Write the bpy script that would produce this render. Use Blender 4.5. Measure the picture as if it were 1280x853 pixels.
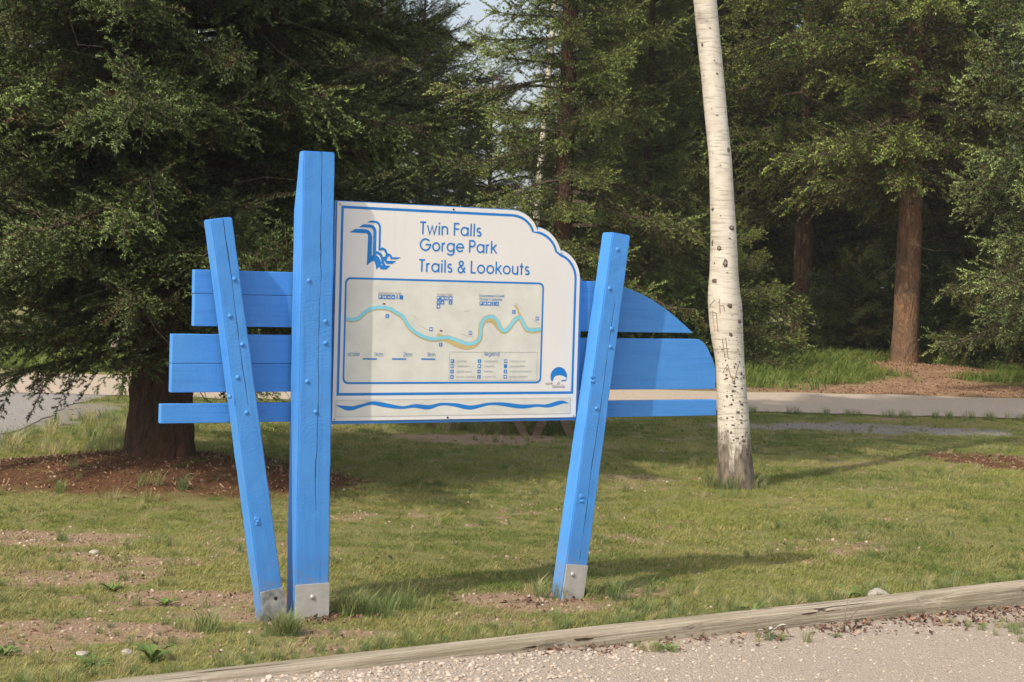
import bpy, bmesh, math, random
import numpy as np
from mathutils import Matrix, Vector, Euler

for o in list(bpy.data.objects):
    bpy.data.objects.remove(o)
SC = bpy.context.scene
COL = SC.collection
PI = math.pi
R_ = math.radians

# ------------------------------------------------------------------ camera
cam_d = bpy.data.cameras.new('camera')
cam = bpy.data.objects.new('camera', cam_d)
COL.objects.link(cam)
PITCH, ROLL, CAMH = R_(-2.226), R_(1.726), 1.6
_fw = Vector((0, math.cos(PITCH), math.sin(PITCH)))
_up0 = Vector((0, -math.sin(PITCH), math.cos(PITCH)))
_rt0 = Vector((1, 0, 0))
_rt = _rt0 * math.cos(ROLL) + _up0 * math.sin(ROLL)
_up = _up0 * math.cos(ROLL) - _rt0 * math.sin(ROLL)
cam.matrix_world = Matrix(((_rt.x, _up.x, -_fw.x, 0), (_rt.y, _up.y, -_fw.y, 0), (_rt.z, _up.z, -_fw.z, CAMH), (0, 0, 0, 1)))
cam_d.sensor_width = 36
cam_d.lens = 2094.3 * 36 / 1280
cam_d.clip_start = 0.05
cam_d.clip_end = 2000
SC.camera = cam

# ------------------------------------------------------------------ sky, sun, exposure
SUN_EL = R_(45)
SUN_AZ = R_(219.8)          # clockwise from +Y: behind the camera, to the left
w = bpy.data.worlds.new('World')
SC.world = w
w.use_nodes = True
nt = w.node_tree
nt.nodes.clear()
_o = nt.nodes.new('ShaderNodeOutputWorld')
_b = nt.nodes.new('ShaderNodeBackground')
_s = nt.nodes.new('ShaderNodeTexSky')
_s.sky_type = 'NISHITA'
_s.sun_disc = False
_s.sun_elevation = SUN_EL
_s.sun_rotation = SUN_AZ
_s.air_density = 1.0
_s.dust_density = 5.0
_s.ozone_density = 1.0
_b.inputs[1].default_value = 0.15
_m = nt.nodes.new('ShaderNodeMix')            # thin even smoke haze over the whole sky
_m.data_type = 'RGBA'
_m.inputs[0].default_value = 0.42
_m.inputs[7].default_value = (4.3, 4.45, 4.6, 1)
nt.links.new(_s.outputs[0], _m.inputs[6])
nt.links.new(_m.outputs[2], _b.inputs[0])
nt.links.new(_b.outputs[0], _o.inputs[0])
sun_d = bpy.data.lights.new('sun', 'SUN')
sun_d.energy = 2.9
sun_d.angle = R_(0.6)
sun_d.color = (1.0, 0.90, 0.74)
sun = bpy.data.objects.new('sun', sun_d)
COL.objects.link(sun)
_to = Vector((math.sin(SUN_AZ) * math.cos(SUN_EL), math.cos(SUN_AZ) * math.cos(SUN_EL), math.sin(SUN_EL)))
sun.rotation_euler = (-_to).to_track_quat('-Z', 'Y').to_euler()
sun.location = _to * 60
SC.view_settings.view_transform = 'Standard'
SC.view_settings.look = 'None'
SC.view_settings.gamma = 1
SC.view_settings.use_curve_mapping = False
SC.view_settings.exposure = 0.52
SC.render.engine = 'CYCLES'
SC.cycles.max_bounces = 6
SC.cycles.diffuse_bounces = 2
SC.cycles.glossy_bounces = 2
SC.cycles.transmission_bounces = 3
SC.cycles.transparent_max_bounces = 4
SC.cycles.use_denoising = True
SC.cycles.use_adaptive_sampling = True
SC.cycles.adaptive_threshold = 0.02
SC.cycles.use_light_tree = False

# ------------------------------------------------------------------ helpers
def tag(o, label=None, cat=None, group=None, kind=None):
    if label: o['label'] = label
    if cat: o['category'] = cat
    if group: o['group'] = group
    if kind: o['kind'] = kind
    return o

def empty(name, loc=(0, 0, 0), rz=0.0):
    o = bpy.data.objects.new(name, None)
    o.empty_display_size = 0.1
    COL.objects.link(o)
    o.location = loc
    o.rotation_euler = (0, 0, rz)
    return o

def mesh_obj(name, verts, faces, mat=None, parent=None, smooth=False, link=True):
    me = bpy.data.meshes.new(name)
    me.from_pydata([tuple(map(float, v)) for v in verts], [], [tuple(f) for f in faces])
    if mat is not None:
        me.materials.append(mat)
    if smooth:
        me.polygons.foreach_set('use_smooth', [True] * len(me.polygons))
    me.update()
    o = bpy.data.objects.new(name, me)
    if link:
        COL.objects.link(o)
    if parent is not None:
        o.parent = parent
    return o

def tri_mesh(name, verts, tris, mats, midx=None, attrs=None, link=True, parent=None, smooth=False, normals=None):
    """fast numpy triangle mesh"""
    me = bpy.data.meshes.new(name)
    verts = np.asarray(verts, np.float32); tris = np.asarray(tris, np.int32)
    me.vertices.add(len(verts)); me.vertices.foreach_set('co', verts.ravel())
    me.loops.add(tris.size); me.loops.foreach_set('vertex_index', tris.ravel())
    me.polygons.add(len(tris))
    me.polygons.foreach_set('loop_start', np.arange(0, tris.size, 3, dtype=np.int32))
    if midx is not None:
        me.polygons.foreach_set('material_index', np.asarray(midx, np.int32))
    me.polygons.foreach_set('use_smooth', np.full(len(tris), bool(smooth)))
    for m in mats:
        me.materials.append(m)
    for k, v in (attrs or {}).items():
        a = me.attributes.new(k, 'FLOAT', 'POINT')
        a.data.foreach_set('value', np.asarray(v, np.float32))
    me.update(calc_edges=True)
    if normals is None: me.validate()
    else: me.normals_split_custom_set_from_vertices(np.asarray(normals, np.float32))
    o = bpy.data.objects.new(name, me)
    if link: COL.objects.link(o)
    if parent is not None: o.parent = parent
    return o

class MB:
    def __init__(s): s.v = []; s.f = []
    def add(s, vs, fs):
        b = len(s.v); s.v += [tuple(v) for v in vs]; s.f += [tuple(i + b for i in f) for f in fs]; return s
    def box(s, x0, x1, y0, y1, z0, z1):
        return s.add([(x0,y0,z0),(x1,y0,z0),(x1,y1,z0),(x0,y1,z0),(x0,y0,z1),(x1,y0,z1),(x1,y1,z1),(x0,y1,z1)],
                     [(0,3,2,1),(4,5,6,7),(0,1,5,4),(1,2,6,5),(2,3,7,6),(3,0,4,7)])
    def prism_xz(s, pts, y0, y1):
        n = len(pts)
        vs = [(x, y0, z) for x, z in pts] + [(x, y1, z) for x, z in pts]
        fs = [tuple(range(n)), tuple(range(2*n-1, n-1, -1))]
        fs += [(i, i+n, (i+1) % n + n, (i+1) % n) for i in range(n)]
        return s.add(vs, fs)
    def sheet_xz(s, pts, y):
        return s.add([(x, y, z) for x, z in pts], [tuple(range(len(pts)))])
    def ring_xz(s, outer, inner, y):
        n = len(outer)
        return s.add([(x, y, z) for x, z in outer] + [(x, y, z) for x, z in inner],
                     [(i, (i+1) % n, (i+1) % n + n, i + n) for i in range(n)])
    def ribbon_xz(s, pts, wd, y, closed=False):
        pts = [np.array(p, float) for p in pts]
        n = len(pts); L = []; Rr = []
        for i in range(n):
            wi = wd[i] if hasattr(wd, '__len__') else wd
            if closed:
                a, b = pts[(i-1) % n], pts[(i+1) % n]
                d1, d2 = pts[i]-a, b-pts[i]
            else:
                d1 = pts[i]-pts[i-1] if i > 0 else pts[1]-pts[0]
                d2 = pts[i+1]-pts[i] if i < n-1 else pts[-1]-pts[-2]
            d1 = d1/(np.linalg.norm(d1)+1e-9); d2 = d2/(np.linalg.norm(d2)+1e-9)
            m = d1+d2; m = m/(np.linalg.norm(m)+1e-9)
            nn = np.array([-m[1], m[0]])
            c = max(0.5, float(np.dot(nn, np.array([-d1[1], d1[0]]))))
            L.append(pts[i]+nn*wi/2/c); Rr.append(pts[i]-nn*wi/2/c)
        vs = [(p[0], y, p[1]) for p in L]+[(p[0], y, p[1]) for p in Rr]
        fs = [(i, i+1, i+1+n, i+n) for i in range(n-1)]
        if closed: fs.append((n-1, 0, n, 2*n-1))
        return s.add(vs, fs)
    def tube(s, path, radii, n=6, cap=True):
        path = [Vector(p) for p in path]
        rings = []
        for i, p in enumerate(path):
            d = (path[min(i+1, len(path)-1)] - path[max(i-1, 0)]).normalized()
            a = d.cross(Vector((0, 0, 1)))
            if a.length < 1e-3: a = d.cross(Vector((1, 0, 0)))
            a.normalize(); b = d.cross(a)
            rings.append([p + (a*math.cos(2*PI*k/n) + b*math.sin(2*PI*k/n))*radii[i] for k in range(n)])
        vs = [v for r in rings for v in r]
        fs = []
        for i in range(len(path)-1):
            for k in range(n):
                fs.append((i*n+k, i*n+(k+1) % n, (i+1)*n+(k+1) % n, (i+1)*n+k))
        if cap:
            fs.append(tuple(range(n))); fs.append(tuple(range(len(vs)-1, len(vs)-n-1, -1)))
        return s.add(vs, fs)
    def dome_y(s, x, z, y, r, h, n=10):
        vs = []; rr = [(1, 0), (.86, .5), (.5, .88)]
        for k, hh in rr:
            vs += [(x+r*k*math.cos(2*PI*i/n), y-h*hh, z+r*k*math.sin(2*PI*i/n)) for i in range(n)]
        vs.append((x, y-h, z))
        fs = []
        for j in range(2):
            fs += [(j*n+i, j*n+(i+1) % n, (j+1)*n+(i+1) % n, (j+1)*n+i) for i in range(n)]
        fs += [(2*n+i, 2*n+(i+1) % n, 3*n) for i in range(n)]
        return s.add(vs, fs)
    def build(s, name, mat, parent=None, smooth=False, bevel=0, link=True):
        o = mesh_obj(name, s.v, s.f, mat, parent, smooth, link)
        bm = bmesh.new(); bm.from_mesh(o.data)
        bmesh.ops.recalc_face_normals(bm, faces=bm.faces)
        if bevel:
            bmesh.ops.bevel(bm, geom=[e for e in bm.edges if e.calc_face_angle(0) > .5], offset=bevel, segments=2, affect='EDGES', profile=.6)
        bm.to_mesh(o.data); bm.free()
        return o

# ---- value noise (numpy)
def _h(ix, iy, iz, seed):
    n = (ix.astype(np.int64)*374761393 + iy.astype(np.int64)*668265263 + iz.astype(np.int64)*2147483647 + seed*1274126177) & 0xFFFFFFFF
    n = ((n ^ (n >> 13))*1274126177) & 0xFFFFFFFF
    n = n ^ (n >> 16)
    return (n & 0xFFFFFF)/float(0xFFFFFF)
def vnoise(x, y, z=0.0, seed=0):
    x, y, z = np.broadcast_arrays(np.asarray(x, float), np.asarray(y, float), np.asarray(z, float))
    ix, iy, iz = np.floor(x), np.floor(y), np.floor(z)
    fx, fy, fz = x-ix, y-iy, z-iz
    u, v, q = [t*t*(3-2*t) for t in (fx, fy, fz)]
    r = 0
    for a in (0, 1):
        for b in (0, 1):
            for c in (0, 1):
                r = r + _h(ix+a, iy+b, iz+c, seed)*np.where(a, u, 1-u)*np.where(b, v, 1-v)*np.where(c, q, 1-q)
    return r
def fbm(x, y, z=0.0, seed=0, oct=4):
    r = 0; a = .5; t = 0
    x = np.asarray(x, float); y = np.asarray(y, float); z = np.asarray(z, float)
    for i in range(oct):
        r = r + a*vnoise(x, y, z, seed+i*17); t += a
        x = x*2.03; y = y*2.03; z = z*2.03; a *= .5
    return r/t
def sstep(a, b, x):
    t = np.clip((x-a)/(b-a), 0, 1); return t*t*(3-2*t)

# ---- materials
class NT:
    def __init__(s, name):
        s.m = bpy.data.materials.new(name); s.m.use_nodes = True
        s.t = s.m.node_tree; s.t.nodes.clear()
        s.out = s.n('ShaderNodeOutputMaterial')
        s.p = s.n('ShaderNodeBsdfPrincipled')
        s.p.inputs['Specular IOR Level'].default_value = .3
        s.link(s.p.outputs[0], s.out.inputs[0])
    def n(s, k, **kw):
        x = s.t.nodes.new(k)
        for a, b in kw.items(): setattr(x, a, b)
        return x
    def link(s, a, b): s.t.links.new(a, b)
    def val(s, inp, v):
        if isinstance(v, (int, float)): inp.default_value = v
        elif isinstance(v, (tuple, list)): inp.default_value = tuple(v)+((1,) if len(v) == 3 and len(inp.default_value) == 4 else ())
        else: s.link(v, inp)
    def coord(s, which='Object', scale=(1, 1, 1), rot=(0, 0, 0)):
        c = s.n('ShaderNodeTexCoord'); m = s.n('ShaderNodeMapping')
        s.link(c.outputs[which], m.inputs[0]); m.inputs['Scale'].default_value = scale; m.inputs['Rotation'].default_value = rot
        return m.outputs[0]
    def mapv(s, v, scale=(1, 1, 1), rot=(0, 0, 0)):
        m = s.n('ShaderNodeMapping'); s.link(v, m.inputs[0]); m.inputs['Scale'].default_value = scale; m.inputs['Rotation'].default_value = rot
        return m.outputs[0]
    def noise(s, v, scale, detail=4, rough=.55, dist=0):
        x = s.n('ShaderNodeTexNoise'); s.link(v, x.inputs['Vector']); x.inputs['Scale'].default_value = scale
        x.inputs['Detail'].default_value = detail; x.inputs['Roughness'].default_value = rough; x.inputs['Distortion'].default_value = dist
        return x.outputs[0]
    def voro(s, v, scale, feature='F1'):
        x = s.n('ShaderNodeTexVoronoi'); x.feature = feature; s.link(v, x.inputs['Vector']); x.inputs['Scale'].default_value = scale
        return x
    def ramp(s, f, stops):
        x = s.n('ShaderNodeValToRGB'); s.link(f, x.inputs[0]); e = x.color_ramp.elements
        while len(e) < len(stops): e.new(.5)
        for i, (p, c) in enumerate(stops):
            e[i].position = p; e[i].color = (c, c, c, 1) if isinstance(c, (int, float)) else tuple(c)+(1,)
        return x.outputs[0]
    def mix(s, f, a, b, mode='MIX'):
        x = s.n('ShaderNodeMix'); x.data_type = 'RGBA'; x.blend_type = mode
        s.val(x.inputs[0], f); s.val(x.inputs[6], a); s.val(x.inputs[7], b)
        return x.outputs[2]
    def math(s, op, a, b=0.0, c=None):
        x = s.n('ShaderNodeMath'); x.operation = op; s.val(x.inputs[0], a); s.val(x.inputs[1], b)
        if c is not None: s.val(x.inputs[2], c)
        return x.outputs[0]
    def attr(s, name, kind='GEOMETRY'):
        x = s.n('ShaderNodeAttribute'); x.attribute_name = name; x.attribute_type = kind
        return x
    def bump(s, h, strength=.5, dist=.01, chain=None):
        x = s.n('ShaderNodeBump'); s.link(h, x.inputs['Height']); x.inputs['Strength'].default_value = strength; x.inputs['Distance'].default_value = dist
        if chain is not None: s.link(chain, x.inputs['Normal'])
        return x.outputs[0]
    def done(s, col=None, rough=.8, normal=None, metal=0, spec=None):
        if col is not None: s.val(s.p.inputs['Base Color'], col)
        s.val(s.p.inputs['Roughness'], rough); s.p.inputs['Metallic'].default_value = metal
        if spec is not None: s.p.inputs['Specular IOR Level'].default_value = spec
        if normal is not None: s.link(normal, s.p.inputs['Normal'])
        return s.m

def plain(name, col, rough=.6, metal=0, spec=.3):
    n = NT(name); c = n.coord('Object'); v = n.noise(c, 9, 5)
    k = n.ramp(v, [(.3, .88), (.7, 1.06)])
    return n.done(n.mix(1.0, col, k, 'MULTIPLY'), rough, None, metal, spec)

def mat_blue(name, crack=None, saw=True, ang=.25):
    n = NT(name); c = n.coord('Object')
    sep = n.n('ShaderNodeSeparateXYZ'); n.link(c, sep.inputs[0])
    col = n.mix(n.ramp(n.noise(c, 5, 6), [(.3, 0.0), (.75, 1.0)]), (.058, .25, .655), (.074, .29, .71))
    fade = n.ramp(n.noise(n.mapv(c, (30, 30, 4)), 1.0, 5), [(.62, 0.0), (.8, .35)])
    col = n.mix(fade, col, (.12, .34, .76))
    grain = n.noise(n.mapv(c, (55, 55, 2.2) if saw else (2.2, 55, 55)), 1.0, 8, .7)
    col = n.mix(n.ramp(grain, [(.52, 0.0), (.72, .55)]), col, (.034, .165, .50))
    grime = n.ramp(n.noise(c, 3.5, 8, .7), [(.52, 0.0), (.75, .30)])
    col = n.mix(grime, col, (.085, .22, .46))
    chips = n.ramp(n.noise(n.mapv(c, (26, 26, 7)), 1.6, 6, .6), [(.745, 0.0), (.765, 1.0)])
    col = n.mix(n.math('MULTIPLY', chips, .7), col, (.34, .42, .50))
    if saw:
        m = n.mapv(c, (1, 1, 1), (0, ang, 0))
        wv = n.n('ShaderNodeTexWave'); wv.wave_type = 'BANDS'; wv.bands_direction = 'Z'
        n.link(m, wv.inputs[0]); wv.inputs['Scale'].default_value = 15; wv.inputs['Distortion'].default_value = 11
        wv.inputs['Detail'].default_value = 3; wv.inputs['Detail Scale'].default_value = 1.2
        b = n.bump(n.math('MULTIPLY', wv.outputs['Fac'], n.ramp(n.noise(c, 4, 4), [(.38, .1), (.65, 1.0)])), .10, .004)
    else:
        b = n.bump(n.noise(n.mapv(c, (4, 30, 60)), 1.2, 6), .35, .004)
    b = n.bump(n.noise(n.mapv(c, (60, 60, 14)), 1.0, 6), .35, .004, b)
    splash = n.math('MULTIPLY', n.ramp(n.noise(c, 24, 7, .7), [(.42, 0.0), (.62, 1.0)]), n.ramp(sep.outputs[2], [(.02, .75), (.34, 0.0)]))
    col = n.mix(splash, col, (.20, .19, .17))
    if crack is not None:
        x0, wob, z0, z1 = crack
        nz = n.noise(n.mapv(c, (0, 0, 2.2)), 1.0, 5, .6)
        off = n.math('ADD', n.math('MULTIPLY', n.math('SUBTRACT', nz, .5), wob), x0)
        d = n.math('ABSOLUTE', n.math('SUBTRACT', sep.outputs[0], off))
        wid = n.ramp(n.noise(n.mapv(c, (0, 0, 5)), 1.0, 3), [(.36, 0.0), (.6, 1.0)])
        mk = n.math('LESS_THAN', d, n.math('MULTIPLY', wid, .0022))
        mk = n.math('MULTIPLY', mk, n.math('MULTIPLY', n.math('GREATER_THAN', sep.outputs[2], z0), n.math('LESS_THAN', sep.outputs[2], z1)))
        col = n.mix(mk, col, (.012, .03, .07))
        b = n.bump(n.math('MULTIPLY', mk, -1.0), .8, .006, b)
    return n.done(col, n.ramp(n.noise(c, 12, 4), [(.3, .42), (.7, .6)]), b, 0, .35)

def mat_bark(name, dark, light, warm, scale=1.0, attr=True):
    n = NT(name)
    c = n.attr('cyl').outputs['Vector'] if attr else n.coord('Object')
    dn = n.n('ShaderNodeTexNoise'); n.link(c, dn.inputs['Vector']); dn.inputs['Scale'].default_value = 11; dn.inputs['Detail'].default_value = 5
    vm = n.n('ShaderNodeVectorMath'); vm.operation = 'MULTIPLY_ADD'; n.link(dn.outputs['Color'], vm.inputs[0]); vm.inputs[1].default_value = (.07, .07, .16); n.link(c, vm.inputs[2])
    m = n.mapv(vm.outputs[0], (1, 1, .36))
    v = n.voro(m, 26*scale, 'F1'); ns = n.noise(n.mapv(c, (1, 1, .16)), 22*scale, 9, .72)
    e = n.voro(m, 26*scale, 'DISTANCE_TO_EDGE')
    col = n.mix(n.ramp(ns, [(.3, 0.0), (.7, 1.0)]), dark, light)
    col = n.mix(n.ramp(n.noise(c, 2.2, 4), [(.42, 0.0), (.62, .8)]), col, warm)
    col = n.mix(n.ramp(e.outputs['Distance'], [(.0, .4), (.07, 0.0)]), col, tuple(x*.35 for x in dark))
    h = n.math('ADD', n.math('MULTIPLY', v.outputs['Distance'], -.6), ns)
    return n.done(col, .92, n.bump(h, 1.0, .05), 0, .1)

def mat_leaf(name, dark, light, dry, tip=None, trans=0.0, rough=.6, spec=.25):
    n = NT(name)
    v = n.attr('var', 'INSTANCER').outputs['Fac']; dr = n.attr('dry', 'INSTANCER').outputs['Fac']
    t = n.attr('tip').outputs['Fac']
    col = n.mix(v, dark, light)
    if tip is not None:
        col = n.mix(n.math('MULTIPLY', n.math('POWER', t, 1.6), n.math('MULTIPLY_ADD', v, .75, .15)), col, tip)
    col = n.mix(dr, col, dry)
    n.val(n.p.inputs['Base Color'], col); n.p.inputs['Roughness'].default_value = rough
    n.p.inputs['Specular IOR Level'].default_value = spec
    if trans:
        tr = n.n('ShaderNodeBsdfTranslucent'); n.link(n.mix(.5, col, (.5, .6, .1), 'MULTIPLY') if False else col, tr.inputs[0])
        mx = n.n('ShaderNodeMixShader'); mx.inputs[0].default_value = trans
        n.link(n.p.outputs[0], mx.inputs[1]); n.link(tr.outputs[0], mx.inputs[2]); n.link(mx.outputs[0], n.out.inputs[0])
    return n.m

# ---- scatter by geometry nodes on a cloud of vertices (needles, grass, stones: nobody could count them)
def scatter(name, pos, rot, scl, idx, var, dry, templates, parent=None, mats=(), tint=None):
    me = bpy.data.meshes.new(name)
    pos = np.asarray(pos, np.float32); N = len(pos)
    me.vertices.add(N); me.vertices.foreach_set('co', pos.ravel())
    def at(k, t, data, f):
        a = me.attributes.new(k, t, 'POINT'); a.data.foreach_set(f, np.ascontiguousarray(data).ravel())
    at('rot', 'FLOAT_VECTOR', np.asarray(rot, np.float32), 'vector')
    scl = np.asarray(scl, np.float32)
    if scl.ndim == 1: scl = np.repeat(scl[:, None], 3, 1)
    at('scl', 'FLOAT_VECTOR', scl, 'vector')
    at('idx', 'INT', np.asarray(idx, np.int32), 'value')
    at('var', 'FLOAT', np.asarray(var, np.float32), 'value')
    at('dry', 'FLOAT', np.asarray(dry, np.float32), 'value')
    if tint is not None: at('tint', 'FLOAT_VECTOR', np.tile(np.asarray(tint, np.float32), (N, 1)), 'vector')
    for m in mats: me.materials.append(m)
    me.update()
    o = bpy.data.objects.new(name, me); COL.objects.link(o)
    o['kind'] = 'stuff'
    if parent is not None: o.parent = parent
    g = bpy.data.node_groups.new(name+'_scatter', 'GeometryNodeTree')
    g.interface.new_socket('Geometry', in_out='INPUT', socket_type='NodeSocketGeometry')
    g.interface.new_socket('Geometry', in_out='OUTPUT', socket_type='NodeSocketGeometry')
    gi = g.nodes.new('NodeGroupInput'); go = g.nodes.new('NodeGroupOutput')
    ip = g.nodes.new('GeometryNodeInstanceOnPoints'); jn = g.nodes.new('GeometryNodeJoinGeometry')
    for t in templates:
        oi = g.nodes.new('GeometryNodeObjectInfo'); oi.inputs['Object'].default_value = t
        gti = g.nodes.new('GeometryNodeGeometryToInstance')
        g.links.new(oi.outputs['Geometry'], gti.inputs[0]); g.links.new(gti.outputs[0], jn.inputs[0])
    def na(k, t):
        a = g.nodes.new('GeometryNodeInputNamedAttribute'); a.data_type = t; a.inputs[0].default_value = k
        return [s for s in a.outputs if s.enabled][0]
    g.links.new(gi.outputs[0], ip.inputs['Points']); g.links.new(jn.outputs[0], ip.inputs['Instance'])
    ip.inputs['Pick Instance'].default_value = True
    g.links.new(na('idx', 'INT'), ip.inputs['Instance Index'])
    g.links.new(na('rot', 'FLOAT_VECTOR'), ip.inputs['Rotation'])
    g.links.new(na('scl', 'FLOAT_VECTOR'), ip.inputs['Scale'])
    g.links.new(ip.outputs[0], go.inputs[0])
    md = o.modifiers.new('scatter', 'NODES'); md.node_group = g
    return o

def euler_from(X, Zhint):
    X = X/np.linalg.norm(X, axis=1, keepdims=True)
    Y = np.cross(Zhint, X); Y /= (np.linalg.norm(Y, axis=1, keepdims=True)+1e-9)
    Z = np.cross(X, Y)
    ry = -np.arcsin(np.clip(X[:, 2], -1, 1)); rz = np.arctan2(X[:, 1], X[:, 0]); rx = np.arctan2(Y[:, 2], Z[:, 2])
    return np.stack([rx, ry, rz], 1)

# ------------------------------------------------------------------ ground shape and its patches
SPRUCE = (-2.6, 12.46); BIRCH = (1.78, 13.03); RTREE = (6.83, 29.1)
KP = np.array([-1.01, 6.42]); KD = np.array([.838, .546]); KN = np.array([.546, -.838])   # timber edging: front top edge
def kerb_d(x, y):      # signed distance in front (+) of the front edge of the timber
    return (x-KP[0])*KN[0] + (y-KP[1])*KN[1]
def gravel_z(x): return .012-.0245*(np.asarray(x)+1.0)
def in_road(x, y, pad=0.0):
    yn = 20.5+.06*x; yf = 24.2+.07*x
    main = (y > yn-pad) & (y < yf+pad)
    left = (x < -4.75+pad+.12*np.sin(y*.9)) & (x > -11) & (y < yn+.5) & (y > -30)
    return main | left
def gz(x, y):
    x = np.asarray(x, float); y = np.asarray(y, float)
    r = np.hypot(x-SPRUCE[0], (y-SPRUCE[1]))
    flat = sstep(20.3, 18.8, y)*sstep(-4.7, -4.1, x)
    z = (.05*(fbm(x*.35, y*.35, seed=5)-.5) + .035*(fbm(x*2.2, y*2.2, seed=6)-.5))*flat
    z = z + .20*np.exp(-(r/1.15)**2)
    far = sstep(24.9+.07*x, 27.5+.07*x, y)
    z = z + far*(.10+.25*(fbm(x*.2, y*.2, seed=8)-.35)) + .12*np.exp(-(np.hypot((x-RTREE[0])/1.8, (y-RTREE[1]+.6)/1.7))**2)
    k = kerb_d(x, y)
    z = z*sstep(-.05, -1.2, k)
    z = np.where(k > -.08, np.minimum(z, gravel_z(x)-.05), z)
    return z
BLOBS = [  # x, y, rx, ry, strength   bare soil
    (-2.2, 8.5, .4, .2, .85), (-1.5, 8.0, .45, .17, .95), (-1.78, 7.25, .5, .22, .95), (-1.3, 9.4, .35, .25, .5),
    (-1.95, 8.95, .45, .18, .8), (.23, 8.17, .35, .22, .9), (-.8, 7.33, .35, .12, .7), (-.36, 16.4, .8, .55, 1.0),
    (1.06, 13.4, .35, .3, .5), (-2.6, 6.9, .8, .3, .8), (-1.2, 7.65, .35, .15, .8), (.6, 11.2, .3, .2, .3), (2.8, 11.5, .4, .2, .3), (-2.6, 9.6, .5, .3, .8),
    (-.1, 7.7, .25, .12, .5), (3.0, 13.2, .4, .25, .35)]
def masks(x, y):
    x = np.asarray(x, float); y = np.asarray(y, float)
    n1 = fbm(x*1.3, y*1.3, seed=21); n2 = fbm(x*5, y*5, seed=22)*.62+.38*fbm(x*17, y*17, seed=23)
    bare = np.zeros_like(x)
    for bx, by, rx, ry, st in BLOBS:
        d = np.hypot((x-bx)/rx, (y-by)/ry) + (n2-.5)*1.5 + (n1-.5)*1.2
        bare = np.maximum(bare, st*sstep(1.25, .7, d))
    leftness = sstep(-.4, -1.8, x)*sstep(10.2, 8.8, y)
    bare = np.maximum(bare, leftness*sstep(.52, .64, n1*.5+n2*.5)*.85)
    bare = np.maximum(bare, .7*sstep(.565, .67, n1*.4+n2*.6))
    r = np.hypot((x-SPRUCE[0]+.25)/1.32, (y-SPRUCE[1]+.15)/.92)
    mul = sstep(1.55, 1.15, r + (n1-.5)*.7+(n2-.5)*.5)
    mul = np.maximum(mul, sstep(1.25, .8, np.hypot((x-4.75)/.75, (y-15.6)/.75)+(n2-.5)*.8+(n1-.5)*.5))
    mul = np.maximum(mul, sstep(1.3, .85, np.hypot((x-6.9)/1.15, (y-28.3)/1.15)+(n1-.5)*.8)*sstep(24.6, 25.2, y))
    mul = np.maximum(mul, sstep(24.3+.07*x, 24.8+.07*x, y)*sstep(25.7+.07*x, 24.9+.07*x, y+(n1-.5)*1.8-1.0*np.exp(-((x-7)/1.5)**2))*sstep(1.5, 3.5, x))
    grv = sstep(1.3, .8, np.hypot((x-4.2)/1.25, (y-19.0)/.55)+(n2-.5)*1.2+(n1-.5)*.6)
    grv = np.maximum(grv, sstep(1.2, .8, np.hypot((x-2.75)/.55, (y-18.6)/.35)+(n2-.5)*1.2)*.8)
    grv = np.maximum(grv, sstep(-4.2, -4.6, x + (n1-.5)*.8)*sstep(19.5, 18.5, y))
    return bare, mul, grv

# ground sheet
def spaced(segs):
    out = []
    for a, b, s in segs: out += list(np.arange(a, b, s))
    return np.array(out+[segs[-1][1]])
gx = spaced([(-240, -60, 30), (-60, -16, 4), (-16, -6, .6), (-6, 7, .08), (7, 16, .5), (16, 60, 4), (60, 240, 30)])
gy = spaced([(-60, 0, 6), (0, 5, 1), (5, 12, .08), (12, 21, .11), (21, 32, .25), (32, 60, 2), (60, 420, 40)])
GX, GY = np.meshgrid(gx, gy)
GZ = gz(GX, GY)
nx_, ny_ = len(gx), len(gy)
gv = np.stack([GX.ravel(), GY.ravel(), GZ.ravel()], 1)
ii = np.arange((ny_-1)*nx_).reshape(ny_-1, nx_)[:, :-1].ravel()
gt = np.concatenate([np.stack([ii, ii+1, ii+nx_+1], 1), np.stack([ii, ii+nx_+1, ii+nx_], 1)])
_ba, _mu, _gr = masks(GX.ravel(), GY.ravel())

n = NT('lawn_soil')
c = n.coord('Object')
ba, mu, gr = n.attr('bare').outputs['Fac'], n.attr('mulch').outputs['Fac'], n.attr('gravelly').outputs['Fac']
fine = n.noise(c, 60, 8, .7)
ba = n.ramp(n.math('ADD', ba, n.math('MULTIPLY', n.math('SUBTRACT', n.noise(c, 22, 6, .65), .5), .9)), [(.30, 0.0), (.72, 1.0)]); mid = n.noise(c, 6, 6, .6)
that = n.mix(n.ramp(fine, [(.35, 0.0), (.65, 1.0)]), (.13, .13, .048), (.27, .24, .11))
that = n.mix(n.ramp(mid, [(.35, 0.0), (.7, .7)]), that, (.19, .21, .065))
soil = n.mix(n.ramp(fine, [(.3, 0.0), (.7, 1.0)]), (.20, .135, .088), (.40, .29, .20))
soil = n.mix(n.ramp(n.noise(c, 190, 3, .6), [(.66, 0.0), (.72, .5)]), soil, (.42, .35, .27))
mulc = n.mix(n.ramp(n.noise(n.mapv(c, (1, 1, 1)), 38, 8, .75), [(.32, 0.0), (.68, 1.0)]), (.045, .024, .014), (.20, .10, .055))  # mulch colour darkened to stand in for shade under the big spruce
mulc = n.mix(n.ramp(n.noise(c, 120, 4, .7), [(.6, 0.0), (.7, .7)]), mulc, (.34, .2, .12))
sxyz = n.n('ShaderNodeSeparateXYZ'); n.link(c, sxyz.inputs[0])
mulc = n.mix(n.math('MULTIPLY', n.math('GREATER_THAN', sxyz.outputs[1], 22.0), n.ramp(n.noise(c, 3.0, 8, .7), [(.3, .35), (.62, .95)])), mulc, (.34, .215, .14))  # dusty mulch past the road, its colour also lightened as if sunlit
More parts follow.
